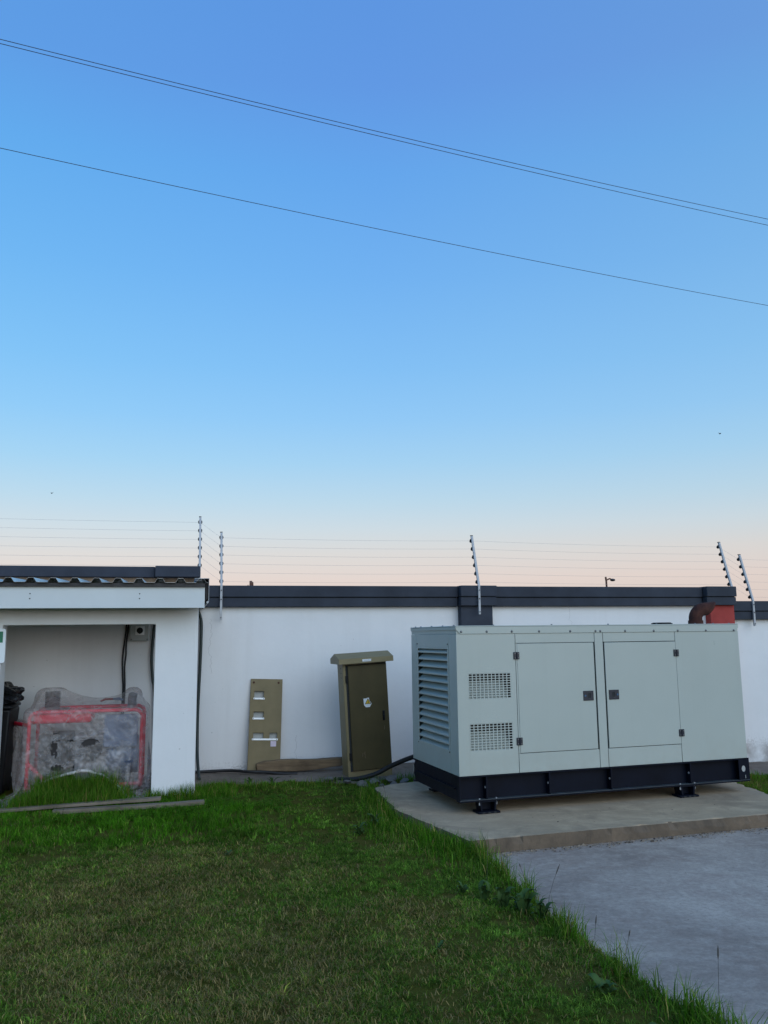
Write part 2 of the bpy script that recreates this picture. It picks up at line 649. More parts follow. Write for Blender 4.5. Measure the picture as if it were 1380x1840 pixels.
HEM = simple('thick_plastic_hem', (.46, .45, .43), .45, var=.15, scale=20)
BAG = simple('black_bin_bag', (.016, .017, .020), .22, var=.3, scale=10, bump=.7, bscale=14, dist=.012)


def leafmat(name, rough=.75, spec=.06):
    t = NT(name)
    at = t.n.new('ShaderNodeAttribute')
    at.attribute_name = 'tint'
    t.set(at.outputs['Color'], rough, 0, spec)
    tl = t.n.new('ShaderNodeBsdfTranslucent')
    t.link(t.mix(1.0, at.outputs['Color'], (1.1, 1.15, .6), 'MULTIPLY'), tl.inputs[0])
    mx = t.n.new('ShaderNodeMixShader')
    mx.inputs[0].default_value = .3
    t.link(t.b.outputs[0], mx.inputs[1])
    t.link(tl.outputs[0], mx.inputs[2])
    t.link(mx.outputs[0], t.n['Material Output'].inputs['Surface'])
    return t.m


GRASSM = leafmat('grass_blade')
LEAFM = simple('broad_weed_leaf', (.050, .098, .026), .65, var=.35, scale=9, bump=.4, bscale=30, dist=.004, spec=.15)
STALKM = simple('seed_stalk', (.075, .062, .045), .7, var=.3, scale=20)
_t = NT('lawn_soil')
_f = _t.noise(1.1, 8, .7)
_g = _t.noise(60, 5, .75)
_c = _t.mix(_t.ramp(_f, .35, .65), (.075, .092, .014), (.135, .108, .032))
_c = _t.mix(_t.math('MULTIPLY', _t.ramp(_g, .4, .7), .6), _c, (.050, .050, .010))
_t.bump(_g, .8, .02)
SOIL = _t.set(_c, .95, 0, 0.0)

# ------------------------------------------------------------------ ground
EDGE = [(2.3, 1.4), (1.62, 2.6), (1.256, 3.645), (1.09, 4.104), (.92, 4.789), (.69, 6.05), (.63, 6.19), (.586, 6.163), (.32, 6.72), (.065, 7.259), (-.13, 8.3)]
SLAB = [(.586, 6.163), (3.60, 7.083), (3.46, 7.77), (3.415, 8.38), (3.33, 9.15), (1.6, 8.95), (.36, 8.66), (.02, 8.46), (-.13, 8.3), (.065, 7.259), (.32, 6.72)]
PAVE = [(2.3, 1.4), (1.62, 2.6), (1.256, 3.645), (1.09, 4.104), (.92, 4.789), (.69, 6.05), (.63, 6.19), (.66, 6.30), (3.60, 7.2), (9, 8.85), (14, 10.4), (14, -3), (2.3, -3)]


def inpoly(x, y, poly):
    x, y = np.asarray(x, float), np.asarray(y, float)
    r = np.zeros(x.shape, bool)
    j = len(poly) - 1
    for i in range(len(poly)):
        xi, yi = poly[i]
        xj, yj = poly[j]
        c = ((yi > y) != (yj > y)) & (x < (xj - xi) * (y - yi) / (yj - yi + 1e-12) + xi)
        r ^= c
        j = i
    return r


def polydist(x, y, pts):
    x, y = np.asarray(x, float), np.asarray(y, float)
    d = np.full(x.shape, 1e9)
    for (x0, y0), (x1, y1) in zip(pts[:-1], pts[1:]):
        dx, dy = x1 - x0, y1 - y0
        t = np.clip(((x - x0) * dx + (y - y0) * dy) / (dx * dx + dy * dy), 0, 1)
        d = np.minimum(d, np.hypot(x - x0 - t * dx, y - y0 - t * dy))
    return d


def ground_z(x, y):
    x, y = np.asarray(x, float), np.asarray(y, float)
    a, b = to_wall(x, y)
    z = .016 + .020 * (fbm(x, y, .9, 3) - .5) + .010 * (vnoise(x, y, .22, 5) - .5)
    z = z + .02 * sstep((b + 1.5) / .9)
    z = z - .215 * sstep((a - 2.6) / 4.4) * sstep((b + 3.0) / 1.2)
    hard = inpoly(x, y, PAVE) | inpoly(x, y, SLAB)
    return np.where(hard, -.05 - .2 * sstep((a - 2.6) / 4.4) * sstep((b + 3.0) / 1.2), z)


def lin(a, b, n):
    return list(np.linspace(a, b, n, endpoint=False))


gx = lin(-400, -60, 6) + lin(-60, -8, 9) + lin(-8, -5, 10) + lin(-5, 2.4, 120) + lin(2.4, 8, 30) + lin(8, 60, 12) + list(np.linspace(60, 400, 7))
gy = lin(-300, -20, 6) + lin(-20, 2, 12) + lin(2, 11.5, 140) + lin(11.5, 60, 14) + list(np.linspace(60, 700, 9))
GX, GY = np.meshgrid(gx, gy)
GZ = ground_z(GX, GY)
nx, ny = len(gx), len(gy)
vv = np.stack([GX, GY, GZ], -1).reshape(-1, 3)
ii = np.arange(nx * ny).reshape(ny, nx)
ff = np.stack([ii[:-1, :-1], ii[:-1, 1:], ii[1:, 1:], ii[1:, :-1]], -1).reshape(-1, 4)
me = bpy.data.meshes.new('ground')
me.from_pydata(vv.tolist(), [], ff.tolist())
me.shade_smooth()
me.materials.append(SOIL)
ground = bpy.data.objects.new('ground', me)
COL.objects.link(ground)
structure(ground)


def ragged(poly, step, amp, seed):
    """subdivide a polygon's outline and rough it up"""
    r = random.Random(seed)
    out = []
    for i in range(len(poly)):
        p, q = Vector((*poly[i], 0)), Vector((*poly[(i + 1) % len(poly)], 0))
        n = max(1, int((q - p).length / step))
        nr = Vector((-(q - p).y, (q - p).x, 0)).normalized()
        for k in range(n):
            s = p + (q - p) * (k / n)
            if k:
                s = s + nr * r.uniform(-amp, amp)
            out.append((s.x, s.y))
    return out


def sheet(name, poly, z0, z1, mats, bevel=0.0, side_index=1):
    n = len(poly)
    vs = [(x, y, z1) for x, y in poly] + [(x, y, z0) for x, y in poly]
    fs = [tuple(range(n)), tuple(range(2 * n - 1, n - 1, -1))] + [(i, (i + 1) % n, (i + 1) % n + n, i + n) for i in range(n)]
    me = bpy.data.meshes.new(name)
    me.from_pydata(vs, [], fs)
    bm = bmesh.new()
    bm.from_mesh(me)
    bmesh.ops.recalc_face_normals(bm, faces=bm.faces)
    bm.to_mesh(me)
    bm.free()
    for m in mats:
        me.materials.append(m)
    for p in me.polygons:
        p.material_index = 0 if abs(p.normal.z) > .5 else min(side_index, len(mats) - 1)
    o = bpy.data.objects.new(name, me)
    COL.objects.link(o)
    if bevel:
        md = o.modifiers.new('edge', 'BEVEL')
        md.width = bevel
        md.segments = 2
        md.limit_method = 'ANGLE'
        md.angle_limit = R(50)
    return o


structure(sheet('pavement', ragged(PAVE, .12, .012, 2), -.12, 0.0, [PAVEM]))
rimb = ragged(SLAB, .035, .004, 3)
cxm, cym = sum(p[0] for p in rimb) / len(rimb), sum(p[1] for p in rimb) / len(rimb)
rimt, rz_ = [], []
for k, (x, y) in enumerate(rimb):
    chip = max(0.0, float(vnoise(x * 3 + y, y * 3 - x, .20, 12)) - .56) * .085 + .006 * float(vnoise(x, y, .05, 13))
    d = math.hypot(cxm - x, cym - y)
    rimt.append((x + (cxm - x) / d * chip, y + (cym - y) / d * chip))
    rz_.append(.10 - .25 * chip)
n = len(rimb)
inn = [(x + (cxm - x) * .03, y + (cym - y) * .03) for x, y in rimb]
vs = [(x, y, .10) for x, y in inn] + [(x, y, z) for (x, y), z in zip(rimt, rz_)] + [(x, y, .035 + .02 * float(vnoise(x, y, .09, 15))) for x, y in rimb] + [(x + (x - cxm) * .004, y + (y - cym) * .004, -.25) for x, y in rimb]
fs = [tuple(range(n))]
for r0 in (0, n, 2 * n):
    fs += [(r0 + i, r0 + (i + 1) % n, r0 + n + (i + 1) % n, r0 + n + i) for i in range(n)]
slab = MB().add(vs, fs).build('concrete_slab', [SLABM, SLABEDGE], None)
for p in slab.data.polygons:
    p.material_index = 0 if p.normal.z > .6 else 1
structure(slab)

# weathered concrete apron along the foot of the wall, following its slope
front = []
N = 90
for i in range(N + 1):
    a = -.35 + 8.9 * i / N
    wv = -.86 + .10 * math.sin(a * 2.3) + .07 * math.sin(a * 7.1 + 1) + rnd.uniform(-.03, .03)
    if .9 < a < 1.9:
        wv -= .12
    front.append((a, wv))
vs, fs = [], []
for i, (a, bfr) in enumerate(front):
    for k in range(6):
        b = bfr + (0.03 - bfr) * k / 5
        p = W(a, b, 0)
        z = float(ground_z(np.array([p.x]), np.array([p.y]))[0])
        zb = .047 - .215 * float(sstep((a - 2.6) / 4.4))
        zt = zb + rnd.uniform(-.004, .004) - (.012 if k == 0 else 0)
        vs.append((p.x, p.y, zt))
    p = W(a, bfr - .004, 0)
    vs.append((p.x, p.y, zb - .12))
for i in range(N):
    for k in range(5):
        q = i * 7 + k
        fs.append((q, q + 7, q + 8, q + 1))
    q = i * 7
    fs.append((q + 6, q + 13, q + 7, q))
me = bpy.data.meshes.new('concrete_apron')
me.from_pydata(vs, [], fs)
me.materials.append(APRON)
apron = bpy.data.objects.new('concrete_apron', me)
COL.objects.link(apron)
structure(apron)

# ------------------------------------------------------------------ boundary wall
wall = wthing('boundary_wall', 'long white plastered boundary wall stepping down to the right under a dark grey coping', 'wall', 0, 0, 0)
T = .22
MB().box(-6.5, -.12, 0, T, -.3, 2.23).build('wall_face', WHITE, wall)
MB().box(-.117, 7.070, 0, T, -.4, 2.03).build('wall_face', WHITE, wall)
MB().box(7.073, 13, 0, T, -.6, 1.83).build('wall_face', WHITE, wall)


def coping_run(a0, a1, top, lower=True, bf=0.0, th=.136, ext=0):
    """two courses of coping, the lower one set back"""
    MB().box(a0, a1, bf - .085, T + .06, top - th, top).build('coping', COPING, wall, bevel=.008)
    if lower:
        MB().box(a0 + .004, a1 - .004, bf - .068, T + .045, top - .250, top - th - .007).build('coping', COPING, wall, bevel=.006)
        MB().box(a0 + .012, a1 - .012, bf - .05, T + .03, top - th - .02, top - th + .01).build('coping_joint', GAP, wall)


coping_run(-.105, 3.039, 2.163)
coping_run(3.523, 6.52, 2.163)
coping_run(6.985, 13, 1.975)
MB().box(-6.5, -.62, -.085, T + .06, 2.253, 2.375).build('coping', COPING, wall, bevel=.008)
MB().box(-6.5, -.115, -.03, T + .03, 2.10, 2.25).build('bare_band', BARE, wall, label='bare brown plaster band under the raised coping')
# pilasters with their own projecting coping
MB().box(3.060, 3.480, -.113, .01, -.3, 1.93).build('pilaster', COPING, wall, bevel=.006, label='dark grey painted pilaster')
MB().box(6.600, 6.972, -.113, .01, -.5, 1.93).build('pilaster', RED, wall, bevel=.006, label='red painted pilaster')
for a0, a1 in ((3.042, 3.520), (6.523, 6.980)):
    coping_run(a0, a1, 2.168, bf=-.095)
MB().box(-.617, -.115, -.18, T + .06, 2.253, 2.378).build('coping', COPING, wall, bevel=.008)

# ------------------------------------------------------------------ electric fence
ARM, TILT = .675, R(18)
ca, sa = math.cos(TILT), math.sin(TILT)


def make_post(bottom, bend):
    """bracket in its own frame: origin at the bend, x along the wall, y outward"""
    p = bpy.data.objects.new('fence_post', None)
    COL.objects.link(p)
    w = .0125
    m = MB()
    m.box(-w, w, -w, w, -(bend - bottom), 0)
    v = [(-w, -w), (w, -w), (w, w), (-w, w)]
    vs = [(x, y, -.002) for x, y in v] + [(x, y * ca + sa * ARM, -y * sa + ca * ARM) for x, y in v]
    m.add(vs, [(0, 1, 2, 3), (4, 5, 6, 7)] + [(i, (i + 1) % 4, (i + 1) % 4 + 4, i + 4) for i in range(4)])
    m.build('bracket', GALV, p)
    if bend - bottom > .2:
        for zz in (-.06, -.165, -(bend - bottom) + .03):
            MB().cyl((0, -w - .006, zz), (0, -w + .001, zz), .007, 8).build('bolt', GAP, p)
    MB().box(-.016, .012, sa * ARM - .014, sa * ARM + .02, ca * ARM + .002, ca * ARM + .010).build('end_cap', GAP, p)
    for k in range(6):
        s = ARM - .05 - .113 * k
        c = Vector((0, sa * s, ca * s))
        nrm = Vector((0, ca, -sa))
        mm = MB()
        mm.tube([c + nrm * d for d in (.012, .020, .020, .034, .034, .040, .040, .056)], [.012, .012, .025, .025, .013, .013, .022, .020], 12)
        mm.build('insulator', BLACKP, p, smooth=40)
    return p


POSTS = [  # a, b of the bend, z bottom, z bend, label
    (-.120, -.03, 2.20, 2.355, 'leftmost fence post, fixed at the end of the raised coping above the shed'),
    (.130, -.10, 1.758, 2.165, 'fence post on the coping just right of the shed roof'),
    (3.274, -.197, 1.81, 2.168, 'middle fence post standing in front of the dark pilaster'),
    (7.030, -.02, 2.05, 2.165, 'fence post rising behind the coping above the red pilaster'),
    (7.285, -.10, 1.635, 1.985, 'rightmost fence post on the lower stretch of wall'),
]
ATT = []
for a, b, zb, zt, lab in POSTS:
    p = make_post(zb, zt)
    p.location = W(a, b, zt)
    p.rotation_euler = (0, 0, A14)
    tag(p, lab, 'fence post', 'electric fence posts along the wall')
    ATT.append([(a, b + sa * (ARM - .05 - .113 * k) + ca * .037, zt + ca * (ARM - .05 - .113 * k) - sa * .037) for k in range(6)])
ORD = ['topmost', 'second from top', 'third from top', 'fourth from top', 'fifth from top', 'lowest']
for k in range(6):
    pts = [(-6.5, ATT[0][k][1], ATT[0][k][2] + .05)]
    stops = [pts[0]] + [A[k] for A in ATT] + [(13, ATT[4][k][1], ATT[4][k][2] - .01)]
    line = []
    for p, q in zip(stops[:-1], stops[1:]):
        L = math.dist(p, q)
        for i in range(8):
            t = i / 8
            s = -4 * t * (1 - t) * .004 * L
            line.append((p[0] + (q[0] - p[0]) * t, p[1] + (q[1] - p[1]) * t, p[2] + (q[2] - p[2]) * t + s))
    line.append(stops[-1])
    wsingle(MB().tube(line, .0010, 5), 'fence_wire', GALV, ORD[k] + ' of the six thin fence wires strung above the wall', 'wire', -6.5, 0, line[0][2], 'electric fence wires above the wall')

# ------------------------------------------------------------------ shed (lean-to shelter)
SF, SB = -1.335, -1.105
shed = wthing('generator_shelter', 'small white plastered lean-to shelter with a corrugated roof built against the wall', 'shed', -.36, SF, 0)
OF = (-.36, SF, 0)
m = MB()
m.plate(-4.6, -.150, -.3, 2.06, [(-1.966, -.563, -.3, 1.700), (-4.2, -2.62, -.3, 1.700)], SF, SB)
m.build('front_wall', SHEDW, shed, off=OF, bevel=.006)
# roof sheets: box ribs running back to the wall
RS = .1925
roofb0, roofb1 = -1.70, -.035
zf, zb_ = 2.087, 2.145
for k, c in enumerate(range(-14, 10)):
    pass


def rib_profile(a0, a1):
    prof = []
    c = -.1363 - RS * 26
    while c < a1 + .2:
        for da, dz in ((-.052, 0), (-.028, .040), (.020, .040), (.046, 0)):
            prof.append((c + da, dz))
        c += RS
    prof = [p for p in prof if a0 <= p[0] <= a1]
    return [(a0, 0)] + prof + [(a1, 0)]


def roof_sheet(a0, a1, dz0):
    pr = rib_profile(a0, a1)
    n = len(pr)
    vs = []
    for b, zz in ((roofb0, zf), (roofb1, zb_)):
        vs += [(a, b, zz + dz + dz0 + .0018) for a, dz in pr]
        vs += [(a, b, zz + dz + dz0) for a, dz in pr]
    fs = []
    for i in range(n - 1):
        fs += [(i, i + 1, 2 * n + i + 1, 2 * n + i), (n + i, 3 * n + i, 3 * n + i + 1, n + i + 1)]
        fs += [(i, n + i, n + i + 1, i + 1)]
    return MB().add(vs, fs)


for a0, a1, d in ((-4.7, -3.03, 0), (-3.05, -1.595, .002), (-1.615, -.075, .0)):
    roof_sheet(a0, a1, d).build('roof_sheet', ROOFM, shed, off=OF)
# closed rib ends as seen from the front: timber batten behind the sheet edge
MB().box(-4.7, -.10, -1.662, -1.62, 2.05, 2.083).build('eaves_batten', DARKM, shed, off=OF)
MB().box(-4.7, -.16, -1.55, -1.47, 1.98, 2.055).build('purlin', DARKM, shed, off=OF)
MB().box(-4.7, -.12, -.16, -.075, 2.03, 2.113).build('purlin', DARKM, shed, off=OF)
for q in (-4.2, -2.4, -.25):
    MB().box(q - .03, q + .03, -1.6, -.08, 1.95, 2.03).build('rafter', DARKM, shed, off=OF)
m = MB()
m.prism([(-1.635, 2.073), (-1.635, 1.849), (-1.590, 1.849), (-1.590, 1.853), (-1.631, 1.853), (-1.631, 2.069), (-1.590, 2.069), (-1.590, 2.073)], 'x', -4.7, -.102)
m.build('fascia', FASC, shed, off=OF)
for a in (-1.690, -.712):
    for z in (1.984, 1.938):
        MB().cyl((a, -1.6375, z), (a, -1.632, z), .0062, 10).build('screw', GAP, shed, off=OF)
# barge flashing at the right end of the roof
m = MB()
m.box(-.20, -.062, -1.68, -.05, 2.129, 2.133)
m.box(-.066, -.062, -1.66, -.05, 1.905, 2.1285)
m.tube([(-.075, -1.66, 1.902), (-.075, -.05, 1.902)], .011, 8)
m.box(-.20, -.135, -1.69, -1.30, 2.112, 2.1155)
m.build('barge_flashing', GALV, shed, off=OF)
MB().box(-.092, -.070, -1.60, -.08, 1.93, 2.10).build('barge_board', DARKM, shed, off=OF)

# sign on the left-hand pillar
m = MB()
z0, z1, a0, a1, rr = 1.347, 1.665, -2.24, -1.932, .018
poly = []
for cx, cz, s in ((a1 - rr, z1 - rr, 0), (a0 + rr, z1 - rr, 90), (a0 + rr, z0 + rr, 180), (a1 - rr, z0 + rr, 270)):
    for k in range(5):
        poly.append((cx + rr * math.cos(R(s + 22.5 * k)), cz + rr * math.sin(R(s + 22.5 * k))))
sg = wthing('safety_sign', 'white sign with a green panel at the left edge, fixed to the shelter pillar', 'sign', -2.09, -1.34, 1.35)
so = (-2.09, -1.34, 1.35)
MB().prism(poly, 'y', -1.345, -1.338).build('board', SIGNW, sg, off=so)
MB().box(a0 + .03, -1.956, -1.3475, -1.3455, 1.537, 1.640).build('green_panel', GREEN, sg, off=so)

# isolator switch on the back wall
sw = wthing('isolator_switch', 'grey isolator switch box with a black rotary knob on the shelter back wall', 'switch', -.77, -.001, 1.53)
so = (-.77, 0, 1.53)
MB().box(-.872, -.668, -.095, -.001, 1.535, 1.80).build('enclosure', SWBOX, sw, off=so, bevel=.008)
MB().box(-.815, -.715, -.103, -.0955, 1.600, 1.700).build('switch_plate', RAIL, sw, off=so, bevel=.003)
kn = MB()
kn.cyl((-.765, -.104, 1.650), (-.765, -.122, 1.650), .034, 20)
kn.box(-.773, -.757, -.142, -.121, 1.612, 1.684)
kn.build('knob', BLACKP, sw, off=so, smooth=40)
for a in (-.856, -.684):
    MB().cyl((a, -.0975, 1.551), (a, -.095, 1.551), .007, 10).build('screw', GAP, sw, off=so)


def cable(name, pts, r, mat, label, cat='cable', sub=6, world=False, n=8):
    """smooth (Catmull-Rom) cable"""
    P = [Vector(p) for p in pts]
    P = [P[0] * 2 - P[1]] + P + [P[-1] * 2 - P[-2]]
    out = []
    for i in range(1, len(P) - 2):
        for k in range(sub):
            t = k / sub
            a, b, c, d = P[i - 1], P[i], P[i + 1], P[i + 2]
            out.append(.5 * ((2 * b) + (c - a) * t + (2 * a - 5 * b + 4 * c - d) * t * t + (3 * b - a - 3 * c + d) * t ** 3))
    out.append(P[-2])
    mb = MB().tube(out, r, n)
    o = pts[-1]
    ob = mb.build(name, mat, None, off=o, smooth=60)
    if world:
        ob.location = o
    else:
        ob.location = W(*o)
        ob.rotation_euler = (0, 0, A14)
    return tag(ob, label, cat)


cable('power_cable', [(-.915, -.02, 2.0), (-.915, -.02, 1.72), (-.935, -.022, 1.5), (-.948, -.022, 1.32), (-.940, -.022, 1.15), (-.93, -.03, .98), (-.93, -.2, .7)], .0095, RUBBER, 'left strand of the twin black cables hanging down the shelter back wall')
cable('power_cable', [(-.893, -.02, 2.0), (-.893, -.02, 1.72), (-.912, -.022, 1.5), (-.912, -.022, 1.38), (-.922, -.036, 1.25), (-.915, -.022, 1.1), (-.912, -.03, .98), (-.91, -.2, .7)], .0095, RUBBER, 'right strand of the twin black cables hanging down the shelter back wall')
cable('hose', [(-.595, -.03, 1.98), (-.605, -.03, 1.75), (-.626, -.03, 1.5), (-.630, -.03, 1.3), (-.612, -.03, 1.1), (-.59, -.03, .95), (-.56, -.03, .3)], .017, HOSE, 'dark green hose behind the pillar edge inside the shelter', 'hose')
cable('hose', [(-.150, -.06, 1.99), (-.135, -.055, 1.89), (-.100, -.045, 1.80), (-.086, -.04, 1.70), (-.088, -.04, 1.40), (-.098, -.04, 1.03), (-.107, -.045, .70), (-.105, -.07, .38), (-.10, -.20, .20), (-.088, -.42, .075), (-.084, -.50, .062)], .0175, HOSE, 'dark green hose running down the white wall right of the shelter', 'hose')

# ------------------------------------------------------------------ covered machine inside the shelter
mc = wthing('welding_generator', 'red framed welding generator under torn plastic sheeting in the shelter', 'generator', -1.23, -.65, .03)
mo = (-1.23, -.65, .03)
RR = .019


def frame_end(b):
    m = MB()
    pts = [(-1.75, b, .10), (-1.75, b, .78)]
    for k in range(1, 6):
        t = R(90 * k / 5)
        pts.append((-1.75 + .08 * (1 - math.cos(t)), b, .78 + .065 * math.sin(t)))
    for k in range(0, 6):
        t = R(90 * k / 5)
        pts.append((-.68 - .08 * (1 - math.sin(t)), b, .78 + .065 * math.cos(t)))
    pts += [(-.68, b, .10)]
    m.tube(pts, RR, 10)
    return m


frame_end(-.93).build('tube_frame', REDM, mc, off=mo, smooth=50)
frame_end(-.37).build('tube_frame', REDM, mc, off=mo, smooth=50)
for route in ([(-1.67, -.93, .845), (-1.67, -.37, .845)], [(-.76, -.93, .845), (-.76, -.37, .845)],
            [(-1.75, -.93, .72), (-1.98, -.52, .72), (-1.98, -.46, .70), (-1.75, -.37, .70)],
            [(-1.75, -.93, .11), (-1.75, -.37, .11)], [(-.68, -.93, .11), (-.68, -.37, .11)],
            [(-1.75, -.93, .12), (-.68, -.93, .12)], [(-1.75, -.93, .36), (-1.52, -.93, .12)]):
    MB().tube(route, RR, 10).build('cross_tube', REDM, mc, off=mo, smooth=50)
MB().box(-1.72, -1.17, -.925, -.50, .73, .838).build('fuel_tank', REDM, mc, off=mo, bevel=.03, seg=3)
MB().cyl((-1.45, -.70, .84), (-1.45, -.70, .87), .045, 16).build('filler_cap', BLACKP, mc, off=mo, smooth=40)
m = MB()
m.box(-1.32, -1.02, -.86, -.45, .18, .60)
for k in range(9):
    m.box(-1.34, -1.0, -.875, -.44, .40 + k * .022, .407 + k * .022)
m.build('engine_block', GREYM, mc, off=mo, bevel=.006)
MB().cyl((-1.17, -.86, .46), (-1.17, -.90, .46), .11, 24).build('recoil_cover', DARKM, mc, off=mo, smooth=40)
m = MB()
m.cyl((-1.02, -.65, .38), (-.72, -.65, .38), .19, 24)
for k in range(6):
    m.cyl((-1.0 + k * .05, -.65, .38), (-.985 + k * .05, -.65, .38), .197, 24)
m.build('alternator', BLUEM, mc, off=mo, smooth=40)
MB().box(-1.66, -1.36, -.90, -.50, .15, .62).build('battery_box', DARKM, mc, off=mo, bevel=.015)
MB().box(-1.05, -.72, -.90, -.86, .48, .80).build('control_panel', BLUEM, mc, off=mo, bevel=.008)
MB().box(-1.78, -.60, -.92, -.38, .05, .10).build('base_tray', DARKM, mc, off=mo, bevel=.01)
MB().cyl((-1.60, -.50, .84), (-1.60, -.50, 1.02), .075, 18).build('air_filter', DARKM, mc, off=mo, smooth=40)
MB().tube([(-.80, -.58, .80), (-.80, -.58, .93), (-.79, -.60, .98)], .045, 14).build('exhaust_stack', GREYM, mc, off=mo, smooth=40)
st = MB().tube([(-1.13, -.45, .905), (-1.08, -.455, .925), (-1.0, -.46, .925)], [.008, .012, .010], 10)
wsingle(st, 'red_strap', RED, 'short red strap lying over the back of the plastic sheeting', 'strap', -1.1, -.44, .93, smooth=50)
st = MB().tube([(-1.0, -.47, .925), (-.94, -.47, .928), (-.90, -.49, .915)], [.012, .016, .010], 10)
wsingle(st, 'blue_cloth', BLUEM, 'small blue rag beside the red strap on the sheeting', 'rag', -.93, -.47, .94, smooth=50)

# plastic sheeting: a film dropped over the machine and left to settle
NU, NV = 104, 84
CA = np.linspace(-2.50, -.02, NU)
CB = np.linspace(-1.84, -.31, NV)
CX = np.zeros((NV, NU, 3))
CX[..., 0] = CA[None, :]
CX[..., 1] = CB[:, None]
CX[..., 2] = 1.09 + .03 * np.sin(CA * 9)[None, :] * np.cos(CB * 7)[:, None] + .02 * NP.random((NV, NU))
HU, HV = CA[1] - CA[0], CB[1] - CB[0]
SOLIDS = [((-1.215, -.65, .435), (.590, .325, .452), .07), ((-1.86, -.50, .36), (.145, .055, .365), .03), ((-1.60, -.50, .70), (.165, .13, .355), .10),
          ((-.79, -.58, .70), (.085, .11, .345), .07), ((-.36, -1.22, 1.0), (.215, .120, 1.1), .01)]


def film_links():
    out = []
    gu, gv = np.meshgrid(CA, CB)

    def ln(di, dj, rest, k):
        """links from (j,i) to (j+dj,i+di) in colours that never share a vertex"""
        for pi in range(2):
            for pj in range(2):
                i0 = np.arange(NU)
                j0 = np.arange(NV)
                ok_i = (i0 + di >= 0) & (i0 + di < NU) & ((i0 // max(1, abs(di))) % 2 == pi if di else (i0 % 2 == pi))
                ok_j = (j0 + dj < NV) & ((j0 // max(1, dj)) % 2 == pj if dj else (j0 % 2 == pj))
                J, I = np.meshgrid(j0[ok_j], i0[ok_i], indexing='ij')
                A = (J * NU + I).ravel()
                B = ((J + dj) * NU + I + di).ravel()
                r = rest * (1 + .07 * (fbm(CA[I.ravel()], CB[J.ravel()], .11, 60 + di + 3 * dj) - .5) * 2)
                out.append((A, B, r, k))
    ln(1, 0, HU, 1.0)
    ln(0, 1, HV, 1.0)
    ln(1, 1, math.hypot(HU, HV), .5)
    ln(-1, 1, math.hypot(HU, HV), .5)
    ln(2, 0, 2 * HU, .12)
    ln(0, 2, 2 * HV, .12)
    return out


def collide(X):
    hit = np.zeros(len(X), bool)
    for c, h, rad in SOLIDS:
        q0 = X - np.array(c)
        q = np.abs(q0) - (np.array(h) - rad)
        qo = np.maximum(q, 0)
        lo = np.sqrt((qo * qo).sum(1))
        d = lo + np.minimum(q.max(1), 0) - rad - .008
        m = d < 0
        if m.any():
            deep = lo[m] <= 1e-6
            g = qo[m] / (lo[m] + 1e-9)[:, None] * np.sign(q0[m])
            push = -g * d[m][:, None]
            push[deep] = np.array([0, 0, .03])
            X[m] += push
            hit |= m
    low = X[:, 2] < .045
    X[low, 2] = .045
    hit |= low
    X[:, 0] = np.clip(X[:, 0], -1.985 + .02 * np.sin(X[:, 2] * 9), -.585)
    X[-NU:, 1] = -.31
    X[-NU:, 2] = np.maximum(X[-NU:, 2], .84 - 1.2 * np.maximum(0, -1.76 - CA) - 1.2 * np.maximum(0, CA + .70))
    return X, hit


def settle(steps, iters):
    X = CX.reshape(-1, 3)
    P = X.copy()
    links = film_links()
    dt2 = (1 / 50) ** 2
    for s in range(steps):
        vel = (X - P) * .965
        P = X.copy()
        X = X + vel
        X[:, 2] -= 9.8 * dt2 * .6
        for it in range(iters):
            for A, B, r, k in links:
                d = X[B] - X[A]
                l = np.sqrt((d * d).sum(1)) + 1e-9
                d *= ((l - r) / l * .5 * k)[:, None]
                X[A] += d
                X[B] -= d
            if it % 3 == 1:
                X, hit = collide(X)
        X, hit = collide(X)
        P[hit] = X[hit] - (X[hit] - P[hit]) * .35
    return X.reshape(NV, NU, 3)


CL = settle(150, 10)
# refine the film once so that tears and wrinkles can be finer
_f = np.zeros((NV * 2 - 1, NU * 2 - 1, 3))
_f[::2, ::2] = CL
_f[1::2, ::2] = (CL[:-1] + CL[1:]) / 2
_f[:, 1::2] = (_f[:, :-1:2] + _f[:, 2::2]) / 2
CL = _f
NV, NU = CL.shape[:2]
_w1 = fbm(CL[..., 0] * 1.0 + CL[..., 2] * .6, CL[..., 2] - CL[..., 0] * .5, .075, 81)
_w2 = fbm(CL[..., 0] - CL[..., 2] * .8, CL[..., 2] + CL[..., 0] * .7, .05, 83)
CL[..., 1] -= (np.abs(_w1 - .5) + .5 * np.abs(_w2 - .5)) * .055


def arch(a):
    """lifted front hem: height of the gap under the sheeting"""
    t = (a + 1.27) / .56
    return .30 * max(0.0, 1 - t * t) - .02


